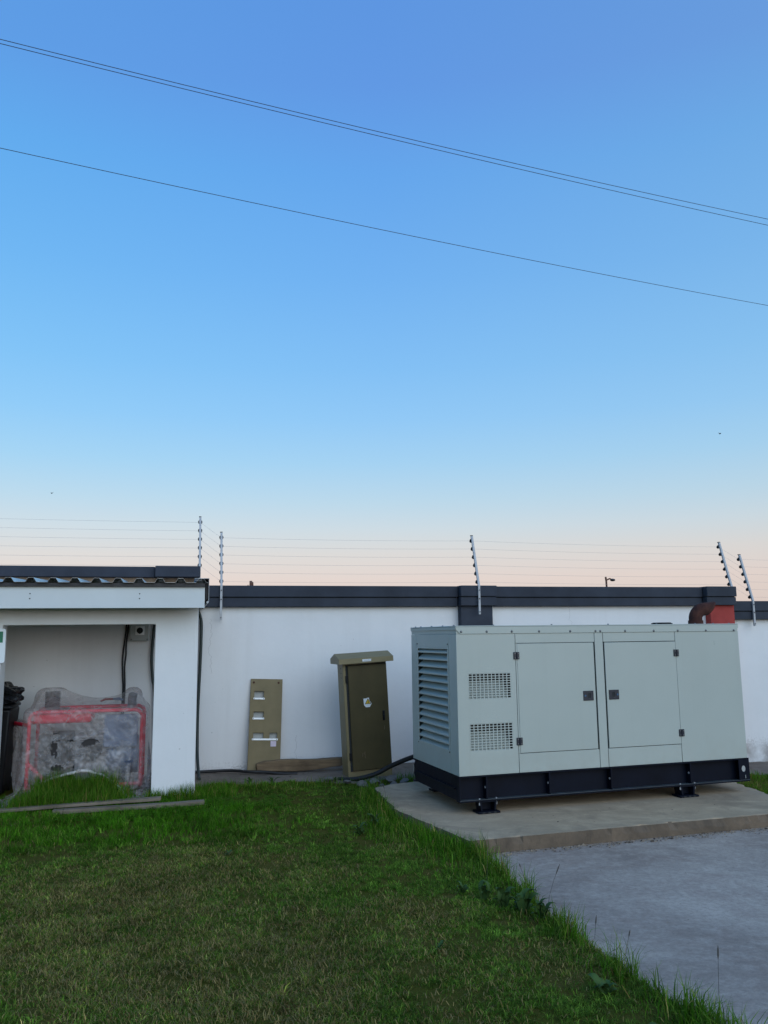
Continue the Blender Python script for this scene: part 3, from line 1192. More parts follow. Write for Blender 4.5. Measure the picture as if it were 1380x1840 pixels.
HOLES = [(-1.175, .552, .080, .030), (-1.20, .530, .045, .022), (-1.125, .572, .035, .012), (-1.50, .505, .032, .070), (-1.478, .46, .018, .045), (-1.47, .575, .022, .010), (-1.465, .315, .055, .030), (-1.29, .325, .03, .022),
         (-.79, .35, .045, .010), (-1.35, .57, .035, .008), (-1.66, .66, .02, .006), (-1.48, .645, .05, .006), (-.95, .47, .014, .007)]
keep = []
hemA = {}
for j in range(NV - 1):
    for i in range(NU - 1):
        q = (CL[j, i] + CL[j, i + 1] + CL[j + 1, i + 1] + CL[j + 1, i]) / 4
        a, b, z = q
        if b < -.80 and -1.83 < a < -.71:
            ht = arch(a)
            if z < ht:
                continue
            if z < ht + .06:
                k = round((a + 2) / .035)
                if k not in hemA or hemA[k][2] > z:
                    hemA[k] = q
        if b < -.90:
            jag = .42 * (float(vnoise(a + z * .4, z, .011, 4)) - .5) + .25 * (float(vnoise(a, z - a * .5, .03, 6)) - .5)
            if any(((a - ha) / hw) ** 2 + ((z - hz) / hh) ** 2 < 1 + jag * 3 for ha, hz, hw, hh in HOLES):
                continue
        n = j * NU + i
        keep.append((n, n + 1, n + NU + 1, n + NU))
V = CL.reshape(-1, 3)
used = sorted({i for f in keep for i in f})
mp = {o: i for i, o in enumerate(used)}
so = Vector((-1.27, -.7, .03))
me = bpy.data.meshes.new('plastic_sheeting')
me.from_pydata([(V[i][0] - so.x, V[i][1] - so.y, V[i][2] - so.z) for i in used], [], [tuple(mp[i] for i in f) for f in keep])
me.shade_smooth()
me.materials.append(FILM)
ps = bpy.data.objects.new('plastic_sheeting', me)
COL.objects.link(ps)
ps.location = W(*so)
ps.rotation_euler = (0, 0, A14)
tag(ps, 'torn cloudy plastic sheeting draped over the red framed machine in the shelter', 'plastic sheet')
hp = [hemA[k] for k in sorted(hemA)]
if len(hp) > 4:
    hp = [np.mean(hp[max(0, i - 2):i + 3], axis=0) for i in range(len(hp))]
    hp = [(p[0], p[1] - .012, max(.03, p[2] - .004)) for p in hp]
    hm = MB().tube(hp, [.007 + .014 * float(vnoise(i * .45, 0, 1, 2)) for i in range(len(hp))], 8)
    hm.map(lambda p: p + Vector((0, .012 * (float(vnoise(p.x, p.z, .05, 5)) - .5), .03 * (float(vnoise(p.x, 0, .07, 6)) - .5))))
    hm.build('rolled_hem', HEM, ps, off=so, smooth=70)

# black bin with a tied bag on its lid, mostly behind the left pillar
bn = wthing('refuse_bin', 'black wheeled bin half hidden behind the left pillar of the shelter', 'bin', -2.16, -.62, .04)
bo = (-2.16, -.62, .04)
m = MB()
v0 = [(-2.36, -.84), (-1.985, -.84), (-1.985, -.42), (-2.36, -.42)]
v1 = [(-2.40, -.88), (-1.935, -.88), (-1.935, -.38), (-2.40, -.38)]
m.add([(x, y, .06) for x, y in v0] + [(x, y, .88) for x, y in v1], [(0, 1, 2, 3), (4, 5, 6, 7)] + [(i, (i + 1) % 4, (i + 1) % 4 + 4, i + 4) for i in range(4)])
m.build('body', BLACKP, bn, off=bo, bevel=.02)
MB().box(-2.42, -1.93, -.90, -.35, .882, .915).build('lid', BLACKP, bn, off=bo, bevel=.012)
for a in (-2.35, -2.0):
    MB().cyl((a - .02, -.42, .10), (a + .02, -.42, .10), .075, 16).build('wheel', RUBBER, bn, off=bo, smooth=40)
bm = bmesh.new()
bmesh.ops.create_icosphere(bm, subdivisions=4, radius=1)
for v in bm.verts:
    c = v.co
    k = 1 + .10 * math.sin(c.x * 7 + c.z * 9) + .08 * math.sin(c.y * 11 + c.z * 6 + 1) + .05 * math.sin(c.x * 19 + c.y * 13)
    sq = 1 / max(abs(c.x), abs(c.y), abs(c.z)) ** .6
    v.co = Vector((c.x * .225 * k * sq, c.y * .2 * k * sq, max(-.10, c.z * .105 * k * sq + .02 * math.sin(c.x * 8))))
me = bpy.data.meshes.new('bin_bag')
bm.to_mesh(me)
bm.free()
me.materials.append(BAG)
bb = bpy.data.objects.new('bin_bag', me)
COL.objects.link(bb)
bb.location = W(-2.12, -.62, 1.017)
bb.rotation_euler = (0, 0, A14)
tag(bb, 'crumpled shiny black plastic bag lying on top of the black bin', 'bag')

# ------------------------------------------------------------------ meter board leaning on the wall
# origin at its foot; x along the board, y = 0 face, z up the board
lean = math.atan2(.175, 1.0)
mb_ = thing('meter_board', 'khaki meter board with four square cut-outs leaning against the white wall', 'board', W(.447, -.205, .055), rot=None)
mb_.rotation_euler = (Matrix.Rotation(A14 - R(1.0), 3, 'Z') @ Matrix.Rotation(-lean, 3, 'X') @ Matrix.Rotation(R(2.3), 3, 'Y')).to_euler()
BW, BH = .367, 1.045
cut = [(.045, .155, .825, .905), (.045, .160, .600, .672), (.050, .165, .372, .437), (.235, .322, .372, .437)]
MB().plate(0, BW, 0, BH, cut, 0, .018).build('board', BOARD, mb_, bevel=.002)
MB().box(0, .014, .0185, .05, 0, BH).build('board_edge', BOARD, mb_)
MB().box(BW - .014, BW, .0185, .05, 0, BH).build('board_edge', BOARD, mb_)
for x0, x1, z in ((.036, .164, .808), (.034, .168, .583), (.036, .330, .352)):
    o = MB().box(x0, x1, -.008, -.0005, z, z + .021).build('rail', RAIL, mb_, bevel=.002)
    for xx in (x0 + .012, x1 - .012):
        MB().cyl((xx, -.010, z + .011), (xx, -.0075, z + .011), .0045, 8).build('rivet', GAP, o)
MB().box(.250, .313, -.0025, -.0005, .285, .345).build('sticker', PINK, mb_)
for xx in (.034, BW - .046):
    MB().cyl((xx, -.006, 1.003), (xx, .004, 1.003), .012, 12).build('bolt_head', RUST, mb_, smooth=40)
MB().box(.02, BW - .02, .045, .05, .30, .95).build('back_sheet', SWBOX, mb_)

# timber lying at the foot of the wall
bmr = MB()
L = 1.18
secs = 14
vs, fs = [], []
for i in range(secs + 1):
    t = i / secs
    hh = .052 + .010 * math.sin(t * 5) + (.0 if t > .03 else -.012)
    dd = .045
    c = Vector((.545 + L * t, -.235 - .06 * t, .115 + .028 * t + .006 * math.sin(t * 9)))
    for (y, z) in ((-dd, -hh), (dd, -hh), (dd, hh), (-dd, hh)):
        vs.append((c.x + rnd.uniform(-.003, .003), c.y + y + rnd.uniform(-.004, .004), c.z + z + rnd.uniform(-.004, .004)))
for i in range(secs):
    for k in range(4):
        fs.append((i * 4 + k, i * 4 + (k + 1) % 4, (i + 1) * 4 + (k + 1) % 4, (i + 1) * 4 + k))
fs += [(3, 2, 1, 0), tuple(secs * 4 + k for k in range(4))]
bmr.add(vs, fs)
wsingle(bmr, 'timber_beam', BEAM, 'old brown timber lying along the wall between the meter board and the cabinet', 'timber', .55, -.25, .05, bevel=.008)

# ------------------------------------------------------------------ electrical cabinet
cb = thing('electrical_cabinet', 'olive steel electrical cabinet with a sloping hood standing askew by the wall', 'cabinet', (-.416, 9.20, .02))
cb.rotation_euler = (Matrix.Rotation(R(17), 3, 'Z') @ Matrix.Rotation(R(-2.9), 3, 'Y')).to_euler()
CW, CD, CH = .50, .25, 1.30
m = MB()
m.box(0, CW, 0, CD, -.06, CH - .04)
m.build('body', OLIVE, cb, bevel=.006)
# door slightly proud, hinged on the left with a dark gap
MB().box(.030, CW - .002, -.004, -.0005, .085, 1.222).build('door_gap', GAP, cb)
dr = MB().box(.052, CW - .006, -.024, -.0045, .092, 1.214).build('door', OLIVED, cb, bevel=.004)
for z in (.245, 1.07):
    MB().box(.022, .050, -.020, -.0045, z - .04, z + .04).build('hinge', BLACKP, dr, bevel=.003)
hd = MB()
hd.box(.418, .444, -.030, -.0245, .60, .705)
hd.box(.424, .438, -.045, -.0305, .61, .665)
hd.build('handle', BLACKP, dr, bevel=.004)
# peeled warning sticker
px, pz = .255, .80
stk = [(-.046, .050), (-.010, .050), (-.006, .055), (.018, .055), (.020, .030), (.045, -.010), (.022, -.045), (-.022, -.045), (-.042, -.020)]
MB().prism([(px + x, pz + z) for x, z in stk], 'y', -.0265, -.0245).build('warning_sticker', PAPER, dr)
tri = lambda s, cz: [(px + .004 - s, pz + cz - s * .58), (px + .004 + s, pz + cz - s * .58), (px + .004, pz + cz + s * 1.15)]
MB().prism(tri(.036, .010), 'y', -.0280, -.0270).build('warning_triangle', BLK, dr)
MB().prism(tri(.0255, .0095), 'y', -.0294, -.0284).build('warning_triangle', YELLOW, dr)
bolt = [(.002, .022), (.010, .022), (.004, .008), (.011, .008), (-.001, -.012), (.002, .002), (-.004, .002)]
MB().prism([(px + .002 + x, pz + z + .002) for x, z in bolt], 'y', -.0306, -.0298).build('bolt_symbol', BLK, dr)
for x0, z0, x1, z1 in ((.165, .235, .172, .275), (.195, .215, .192, .285), (.196, .285, .188, .262), (.43, .50, .437, .545)):
    MB().tube([(x0, -.0242, z0), (x1, -.0242, z1)], .0016, 4).build('scratch', BARE, dr)
for k in range(3):
    MB().cyl((-.003, .09 - .0 * k, 1.185 - .05 * k), (.001, .09, 1.185 - .05 * k), .006, 8).build('rivet', GAP, cb)
# hood: sloping top, front lip, side cheeks
hx0, hx1 = -.062, CW + .062
hpoly = [(-.085, CH - .062), (-.085, CH - .006), (.115, CH + .050), (.315, CH - .006), (.315, CH - .062)]
hood = MB().prism(hpoly, 'x', hx0, hx1).build('hood', OLIVE, cb)
MB().box(.205, .305, -.0885, -.0855, CH - .047, CH - .022).build('name_plate', PAPER, hood)
MB().box(.222, .286, -.0895, -.0888, CH - .036, CH - .033).build('print_line', SWBOX, hood)

# cables on the ground
cable('ground_cable', [(-.6, -.12, .08), (-.1, -.10, .075), (.25, -.13, .078), (.45, -.33, .085), (.62, -.36, .078), (.80, -.42, .062), (.98, -.44, .055)], .017, RUBBER, 'black cable lying on the ground along the foot of the wall')
cable('supply_cable', [(-.52, 9.13, .045), (-.33, 9.04, .06), (-.12, 8.98, .12), (.05, 8.93, .21), (.25, 8.78, .31), (.42, 8.55, .385), (.60, 8.4, .39)], .024, RUBBER, 'thick black cable rising from the cabinet foot to the generator', world=True)
cable('loop_cable', [(.50, 8.45, .46), (.37, 8.55, .39), (.295, 8.62, .27), (.30, 8.63, .16), (.345, 8.60, .12), (.46, 8.5, .115)], .020, RUBBER, 'black cable looping down beside the left rear corner of the generator', world=True)

# ------------------------------------------------------------------ generator set
GYAW = .30319225
gen = thing('diesel_generator', 'large pale grey green enclosed diesel generator on a dark navy skid standing on the slab', 'generator', (.59457, 7.0, 0), GYAW)
GL, GW = 2.871, 1.1476
Z0, Z1, ZB = .1973, .4054, 1.5650
ZT = 1.6356
FT = .0035
# inner shell behind the joints
MB().box(.012, GL - .012, .012, GW - .012, Z1 - .002, 1.05).build('inner_shell', GAP, gen)
MB().box(.60, GL - .012, .012, GW - .012, 1.051, ZB + .02).build('inner_shell', GAP, gen)
MB().box(.012, .598, GW - .03, GW - .012, 1.051, ZB + .02).build('inner_shell', GAP, gen)


def gpanel(name, x0, x1, z0, z1, y=0.0, **kw):
    return MB().box(x0, x1, y, y + .010, z0, z1).build(name, GEN, gen, bevel=.002, **kw)


g = .0022
s1, s2, s3, s4 = .5465, 1.3235, 1.4095, 2.1655
v1 = (.1005, .4955, 1.0235, 1.2345)
v2 = (.1035, .4985, .6010, .8215)
MB().plate(0, s1 - g, Z1, ZB, [v1, v2], 0, .010).build('side_panel', GEN, gen, bevel=.0015)
gpanel('rail_panel', s1 + g, s2 - g, 1.4830, ZB)
gpanel('rail_panel', s1 + g, s2 - g, Z1, .5600)
gpanel('centre_post', s2 + g, s3 - g, Z1, ZB)
gpanel('rail_panel', s3 + g, s4 - g, 1.4830, ZB)
gpanel('rail_panel', s3 + g, s4 - g, Z1, .5600)
gpanel('side_panel', s4 + g, GL, Z1, ZB)


def hinge(parent, s, z):
    h = MB().box(s - .027, s + .027, -.010, .0035, z - .031, z + .031).build('hinge', LATCH, parent, bevel=.003)
    MB().cyl((s, -.0135, z - .031), (s, -.0135, z + .031), .006, 8).build('hinge_pin', LATCH, h)
    for dx in (-.016, .016):
        for dz in (-.019, .019):
            MB().cyl((s + dx, -.0125, z + dz), (s + dx, -.0095, z + dz), .0055, 8).build('screw', SILVER, h)


def latch(parent, s, z, side):
    m = MB().plate(s - .050, s + .050, z - .042, z + .042, [(s - .006, s + .020, z - .022, z + .020)] if side < 0 else [(s - .020, s + .006, z - .022, z + .020)], -.0075, .003)
    l = m.build('latch', LATCH, parent, bevel=.002)
    MB().box(s - .022, s + .022, -.0034, -.0019, z - .024, z + .024).build('latch_recess', GAP, l)
    MB().cyl((s + side * .033, -.0105, z), (s + side * .033, -.0070, z), .0085, 12).build('key_dot', DOT, l, smooth=40)


d1 = MB().box(s1 + .0165, s2 - .0165 + .0035, -.0015, .009, .5645, 1.4790).build('access_door', GEN, gen, bevel=.003, label='left access door with its hinges on the left')
d2 = MB().box(s3 + .0115, s4 - .0005, -.0015, .009, .5645, 1.4775).build('access_door', GEN, gen, bevel=.003, label='right access door with its hinges on the right')
MB().box(s1 + g, s1 + .0145, 0, .009, .5622, 1.4808).build('door_jamb', GEN, gen)
hinge(d1, .5525, 1.377)
hinge(d1, .5555, .662)
hinge(d2, 2.167, 1.3735)
hinge(d2, 2.172, .6615)
latch(d1, 1.2355, 1.019, -1)
latch(d2, 1.4925, 1.0205, 1)


def grille(v):
    x0, x1, z0, z1 = v
    nx_, nz_ = 11, 10
    px_, pz_ = (x1 - x0 - .006) / nx_, (z1 - z0 - .004) / nz_
    hl = []
    for i in range(nx_):
        for j in range(nz_):
            cx, cz = x0 + .003 + px_ * (i + .5), z0 + .002 + pz_ * (j + .5)
            hl.append((cx - px_ * .39, cx + px_ * .39, cz - pz_ * .34, cz + pz_ * .34))
    gr = MB().plate(x0 + .0005, x1 - .0005, z0 + .0005, z1 - .0005, hl, 0.0005, .0045).build('vent_grille', GEN, gen)
    # sloping baffle behind the holes, dark duct above it
    d, zm = .12, z0 + (z1 - z0) * .66
    MB().add([(x0 - .01, .012, z0 - .004), (x1 - .02, .012, z0 - .004), (x1 - .02, d, zm), (x0 - .01, d, zm)], [(0, 1, 2, 3)]).build('vent_baffle', GEN, gr)
    MB().box(x0 - .012, x1 + .06, d + .10, d + .11, z0 - .02, z1 + .06).build('duct_back', GENIN, gr)


# hollow the space behind the grilles by building the inner shell around it
for o in list(gen.children):
    if o.name.startswith('inner_shell'):
        bpy.data.objects.remove(o, do_unlink=True)
MB().box(.56, GL - .012, .012, GW - .012, Z1 - .002, ZB + .02).build('inner_shell', GAP, gen)
MB().box(.10, .558, .40, GW - .012, Z1 - .002, ZB + .02).build('inner_shell', GENIN, gen)
MB().box(.10, .558, .012, .398, 1.30, ZB + .02).build('inner_shell', GENIN, gen)
MB().box(.10, .558, .012, .398, .86, .985).build('inner_shell', GENIN, gen)
grille(v1)
grille(v2)

# left end: corner posts, panel with louvred opening
sw90 = lambda p: Vector((p.y, p.x, p.z))   # swap x and y: plate built in x-z becomes the end face


def endplate(name, t0, t1, z0, z1, holes, x0=0.0, x1=.009, **kw):
    m = MB().plate(t0, t1, z0, z1, holes, x0, x1)
    m.map(lambda p: Vector((p.y, p.x, p.z)))
    return m.build(name, GEN, gen, **kw)


endplate('corner_post', .0105, .1725, Z1, ZB, [], bevel=.002)
endplate('corner_post', 1.0185, GW, Z1, ZB, [], bevel=.002)
LV = (.196, .966, .580, 1.476)
endplate('end_panel', .1755, 1.0155, Z1, ZB, [LV], bevel=.002)
lv = endplate('louvre', LV[0] - .012, LV[1] + .012, LV[2] - .012, LV[3] + .012, [(LV[0] + .012, LV[1] - .012, LV[2] + .012, LV[3] - .038)], -.003, -.0005)
for k in range(14):
    zl = 1.400 - .0637 * k
    m = MB()
    if k < 13:
        m.prism([(-.002, zl), (-.002, zl + .013), (.060, zl + .066), (.062, zl + .064), (.002, zl + .011), (.002, zl)], 'y', LV[0] + .0125, LV[1] - .0125)
    else:
        m.prism([(-.002, LV[2] + .0125), (-.002, zl + .020), (.060, zl + .066), (.062, zl + .064), (.002, zl + .018), (.002, LV[2] + .0125)], 'y', LV[0] + .0125, LV[1] - .0125)
    m.build('slat', GEN, lv)
MB().box(.075, .085, LV[0] - .01, LV[1] + .01, LV[2], LV[3]).build('radiator_core', GENIN, lv)
for t, z in ((LV[0] - .004, LV[2] - .003), (LV[1] + .004, LV[2] - .003), (LV[1] + .004, LV[3] + .004), (LV[0] - .004, LV[3] + .004)):
    MB().cyl((-.0065, t, z), (-.0028, t, z), .006, 8).build('screw', GAP, lv)
# back and right faces
MB().box(0, GL, GW - .010, GW, Z1, ZB).build('rear_panel', GEN, gen, bevel=.002)
MB().box(GL - .010, GL - .0005, .0105, GW - .0105, Z1, ZB).build('end_panel', GEN, gen)

# roof cap with turned-down flanges, cut at the corners
m = MB()
m.box(-.006, GL + .004, -.006, GW + .006, 1.6255, ZT)
m.build('roof_cap', GEN, gen, bevel=.003)
fl = [(-.004, ZT - .011), (-.004, 1.6050), (.034, 1.5660), (GL - .030, 1.5660), (GL + .002, 1.600), (GL + .002, ZT - .011)]
MB().prism(fl, 'y', -.0062, -.0022).build('roof_flange', GEN, gen, bevel=.001)
MB().prism([(x, z) for x, z in fl], 'y', GW + .0022, GW + .0062).build('roof_flange', GEN, gen)
MB().box(-.0060, -.0020, .0, GW, 1.6010, ZT - .011).build('roof_flange', GEN, gen, bevel=.001)
MB().box(.002, GL - .002, .002, GW - .002, ZB + .002, 1.625).build('roof_core', GEN, gen)
for s in (.045, .280, .515, .777, 1.082, 1.335, 1.384, 1.639, 1.940, 2.1975, 2.506, 2.819):
    MB().ball((s, -.0075, 1.5845 - .004 * s), .0105, .0060, .0105, 8, 6).build('screw', SILVER, gen, smooth=60)
for s in (.36, .92, 1.49, 2.0, 2.42, 2.62, 2.80):
    MB().ball((s, .03, ZT + .002), .009, .009, .007, 8, 4).build('screw', SILVER, gen)
for t in (.12, .38, .66, .95, 1.10):
    MB().ball((.03, t, ZT + .002), .009, .009, .007, 8, 4).build('screw', SILVER, gen)

# exhaust elbow, filler cap
ex, ey = 2.600, .25
pts, rad = [], []
m = MB()
m.cyl((ex, ey, ZT - .002), (ex, ey, ZT + .036), .070, 20)
N_ = 10
vs, fs = [], []
ring = 20
r_, rb = .062, .085
secs = []
secs.append((Vector((ex, ey, ZT + .034)), 0))
for k in range(N_ + 1):
    t = R(84 * k / N_)
    secs.append((Vector((ex + rb * (1 - math.cos(t)), ey - .02 * k / N_, ZT + .058 + rb * math.sin(t))), t))
for c, t in secs:
    ax = Vector((math.cos(t), 0, -math.sin(t)))
    for k in range(ring):
        a = 2 * math.pi * k / ring
        vs.append(c + (ax * math.cos(a) + Vector((0, 1, 0)) * math.sin(a)) * r_)
# bevelled mouth: upper lip reaches further than the lower one
c, t = secs[-1]
dirv = Vector((math.sin(t), 0, math.cos(t)))
ax = Vector((math.cos(t), 0, -math.sin(t)))
for rr_ in (r_, r_ - .005):
    for k in range(ring):
        a = 2 * math.pi * k / ring
        ext = .085 - .055 * math.cos(a)
        vs.append(c + (ax * math.cos(a) + Vector((0, 1, 0)) * math.sin(a)) * rr_ + dirv * ext)
for k in range(ring):
    a = 2 * math.pi * k / ring
    vs.append(c + (ax * math.cos(a) + Vector((0, 1, 0)) * math.sin(a)) * (r_ - .006) - dirv * .03)
for i in range(len(secs) + 2):
    for k in range(ring):
        k2 = (k + 1) % ring
        fs.append((i * ring + k, i * ring + k2, (i + 1) * ring + k2, (i + 1) * ring + k))
m.add(vs, fs)
m.build('exhaust_elbow', RUST, gen, smooth=50)
m = MB()
m.cyl((2.215, .25, ZT - .002), (2.215, .25, ZT + .012), .098, 24)
m.cyl((2.215, .25, ZT + .012), (2.215, .25, ZT + .018), .085, 24)
m.build('filler_cap', BLACKP, gen, smooth=40)

# skid: channel sections with flanges, stiffeners, end beams, feet
def channel(y0, y1, sgn, x0=-.004, x1=GL + .012):
    yw = y0 if sgn > 0 else y1
    m = MB()
    m.box(x0, x1, y0, y1, Z1 - .014, Z1 - .001)              # top flange
    m.box(x0, x1, y0, y1, Z0, Z0 + .012)                     # bottom flange
    w0, w1 = (y1 - .012, y1) if sgn > 0 else (y0, y0 + .012)
    m.box(x0 + .001, x1 - .001, w0, w1 - .0002, Z0 + .0125, Z1 - .0145)   # web
    return m


channel(-.004, .072, 1).build('side_rail', SKID, gen, bevel=.0015)
channel(GW - .070, GW + .004, -1).build('side_rail', SKID, gen)
MB().box(.0, GL + .005, -.006, .050, Z0 + .0125, Z0 + .0165).build('flange_strip', SKIDTOP, gen)  # strip on the bottom flange, paler than the rest of the skid
for s in (.243, .826, 1.427, 2.244):
    o = MB().box(s - .006, s + .006, -.002, .0595, Z0 + .017, Z1 - .0145).build('stiffener', SKID, gen)
    MB().cyl((s - .010, .02, .305), (s - .0055, .02, .305), .010, 8).build('bolt', GALV, o)
# end plates with lifting holes
MB().box(GL - .105, GL + .0008, -.0040, .0, Z0 + .0125, Z1 - .0145).build('end_plate', SKID, gen)
n_ = 20
ring_ = [(GL - .055 + .020 * math.cos(2 * math.pi * k / n_), .312 + .027 * math.sin(2 * math.pi * k / n_)) for k in range(n_)]
MB().prism(ring_, 'y', -.0052, -.0042).build('lifting_hole', SWBOX, gen)
MB().box(GL - .040, GL - .035, -.0052, -.0042, .225, .255).build('slot', SWBOX, gen)
for xx in (-.002, GL - .002):
    m = MB()
    m.box(xx, xx + .010, .073, GW - .071, Z0 + .01, Z1 - .002)
    m.build('end_beam', SKID, gen)
for xx in (-.0035, GL + .0015):
    MB().box(xx, xx + .010, -.0035, .0585, Z0 + .0125, Z1 - .0145).build('end_plate', SKID, gen)
MB().box(-.020, -.003, .073, GW - .075, .295, .307).build('end_beam_lip', SKID, gen)
MB().box(-.0045, -.0035, GW - .030, GW - .018, .285, .345).build('slot', SWBOX, gen)
MB().box(.1, GL - .1, .25, GW - .25, .30, Z1 - .02).build('sump', DARKM, gen)


def foot(s, t0, t1):
    f = bpy.data.objects.new('foot', None)
    COL.objects.link(f)
    f.parent = gen
    m = MB()
    m.prism([(s - .088, Z0 - .001), (s + .088, Z0 - .001), (s + .088, Z0 - .009), (s - .088, Z0 - .009)], 'y', t0, t1)
    for sg in (-1, 1):
        m.prism([(s + sg * .078, Z0 - .009), (s + sg * .058, Z0 - .009), (s + sg * .052, .118), (s + sg * .066, .118)], 'y', t0, t1)
    m.box(s - .06, s + .06, (t0 + t1) / 2 + .02, t1 - .001, .1185, Z0 - .0095)
    m.build('bracket', SKID, f, bevel=.002)
    MB().box(s - .098, s + .098, t0 - .02, t1 + .01, .1015, .1175).build('base_plate', SKID, f, bevel=.003)
    for dx in (-.076, .076):
        MB().cyl((s + dx, t0 + .008, Z0 - .03), (s + dx, t0 + .008, Z0 + .024), .007, 8).build('bolt', GALV, f)
    for dx in (-.05, 0, .05):
        MB().box(s + dx - .012, s + dx + .012, t0 - .0215, t0 - .0202, .104, .1145).build('plate_slot', GAP, f)


for s in (.252, 2.204):
    foot(s, -.002, .10)
    foot(s, GW - .10, GW + .002)

# ------------------------------------------------------------------ planks in the grass
def plank(p0, p1, w, h, label, seed):
    r = random.Random(seed)
    p0, p1 = Vector(p0), Vector(p1)
    d = (p1 - p0)
    L = d.length
    m = MB()
    n = 10
    vs, fs = [], []
    for i in range(n + 1):
        t = i / n
        for y, z in ((-w / 2, 0), (w / 2, 0), (w / 2, h), (-w / 2, h)):
            vs.append((L * t + r.uniform(-.002, .002) + (r.uniform(-.006, .006) if i in (0, n) else 0), y + r.uniform(-.002, .002), z + .010 * math.sin(t * 3 + seed) + r.uniform(-.0015, .0015)))
    for i in range(n):
        for k in range(4):
            fs.append((i * 4 + k, i * 4 + (k + 1) % 4, (i + 1) * 4 + (k + 1) % 4, (i + 1) * 4 + k))
    fs += [(3, 2, 1, 0), tuple(n * 4 + k for k in range(4))]
    m.add(vs, fs)
    o = m.build('plank', PLANK, None, bevel=.003)
    o.location = p0
    o.rotation_euler = d.to_track_quat('X', 'Z').to_euler()
    return tag(o, label, 'plank', 'planks lying in the grass before the shelter')


plank((-3.55, 7.60, .03), (-2.115, 7.99, .075), .095, .026, 'thin grey plank lying in the grass at the foot of the plastic sheeting', 1)
plank((-2.95, 7.55, .03), (-1.686, 7.885, .055), .09, .034, 'thicker grey plank reaching right past the shelter pillar', 2)

# ------------------------------------------------------------------ stones behind the slab corner
def stone(c, r, seed, lab):
    rr = random.Random(seed)
    bm = bmesh.new()
    bmesh.ops.create_icosphere(bm, subdivisions=2, radius=1)
    offs = [Vector((rr.uniform(-1, 1), rr.uniform(-1, 1), rr.uniform(-1, 1))).normalized() for _ in range(7)]
    for v in bm.verts:
        for o_ in offs:
            dd = v.co.dot(o_)
            if dd > .50:
                v.co -= o_ * (dd - .50)
        v.co += Vector((rr.uniform(-.04, .04), rr.uniform(-.04, .04), rr.uniform(-.04, .04)))
    me = bpy.data.meshes.new('stone')
    bm.to_mesh(me)
    bm.free()
    me.materials.append(STONE)
    o = bpy.data.objects.new('stone', me)
    COL.objects.link(o)
    o.location = c
    o.scale = (r * rr.uniform(1.0, 1.5), r, r * rr.uniform(.55, .8))
    o.rotation_euler = (rr.uniform(-.3, .3), rr.uniform(-.3, .3), rr.uniform(0, 6))
    return tag(o, lab, 'stone', 'broken stones between the cabinet and the slab')


for k, (x, y, r, lab) in enumerate([
        (.32, 8.84, .045, 'small stone under the looping black cable at the slab corner'),
        (.17, 8.82, .058, 'broken stone at the rear left corner of the slab'),
        (.06, 8.72, .050, 'flat broken stone lying against the left rear edge of the slab'),
        (-.06, 8.64, .042, 'broken stone in the grass edge at the foremost left of the rubble'),
        (.04, 8.98, .060, 'stone lying behind the rubble, nearest the wall'),
        (-.12, 8.84, .066, 'broken stone in the middle of the rubble right of the cabinet'),
        (-.24, 8.74, .060, 'largest flat stone in front of the right corner of the cabinet'),
        (-.42, 8.90, .050, 'broken stone under the thick cable at the cabinet front'),
        (-.62, 9.02, .050, 'broken stone at the left foot of the cabinet')]):
    stone((x, y, .05 + r * .2), r, k, lab)

# ------------------------------------------------------------------ overhead lines, far lamp and mast
LINEM = simple('brown_line', (.045, .028, .026), .7)


def overhead(p0, p1, sag, r, label):
    p0, p1 = Vector(p0), Vector(p1)
    d = p1 - p0
    e0, e1 = p0 - d * .6, p1 + d * 1.2
    pts = []
    for i in range(41):
        t = i / 40
        u = -.6 + 2.8 * t
        p = p0 + d * u
        p.z += -4 * u * (1 - u) * sag
        pts.append(p)
    o = MB().tube([q - p0 for q in pts], r, 6).build('overhead_line', LINEM, None, smooth=70)
    o.location = p0
    return tag(o, label, 'power line', 'overhead power lines crossing the sky')


overhead((-4.42, 8.65, 8.5), (6.60, 13.09, 8.5), .06, .0044, 'upper of the two overhead lines that cross each other high in the sky')
overhead((-4.45, 8.72, 8.5), (6.69, 13.30, 8.5), .045, .0044, 'lower right of the two overhead lines that cross each other')
overhead((-4.09, 8.15, 6.8), (6.28, 12.71, 6.8), .05, .0040, 'single overhead line below the crossing pair')

lp = thing('street_lamp', 'tiny far street lamp showing above the coping', 'street lamp', (16.2, 60, -.2))
MB().tube([(0, 0, 0), (0, 0, 3), (-.05, 0, 5.55), (-.08, 0, 5.85)], .07, 8).build('pole', POLEM, lp)
MB().tube([(-.06, 0, 5.60), (.2, 0, 5.72), (.30, 0, 5.70)], .05, 8).build('arm', POLEM, lp)
MB().ball((.42, 0, 5.62), .20, .14, .10).build('lamp_head', DARKM, lp)
mp_ = thing('utility_pole', 'red brown top of a far utility pole showing above the coping', 'utility pole', (-5.72, 35, -.2))
m = MB()
m.tube([(0, 0, 0), (.02, 0, 4.15)], .06, 8)
m.build('pole', POLEM, mp_)
m = MB()
m.box(-.02, .12, -.05, .05, 4.0, 4.10)
m.tube([(.10, 0, 4.05), (.11, 0, 3.75), (.06, 0, 3.6)], .03, 6)
m.tube([(-.10, 0, 3.98), (-.10, 0, 3.70), (-.02, 0, 3.55)], .022, 6)
m.build('bracket', POLEM, mp_)
m = MB()
m.tube([(.02, 0, 3.90), (.35, 0, 3.78), (.9, 0, 3.62), (2.0, 0, 3.4)], .008, 5)
for x, z in ((.38, 3.78), (.72, 3.68)):
    m.tube([(x - .05, 0, z - .05), (x + .05, 0, z + .05)], .03, 6)
m.build('stay_wire', DARKM, mp_)
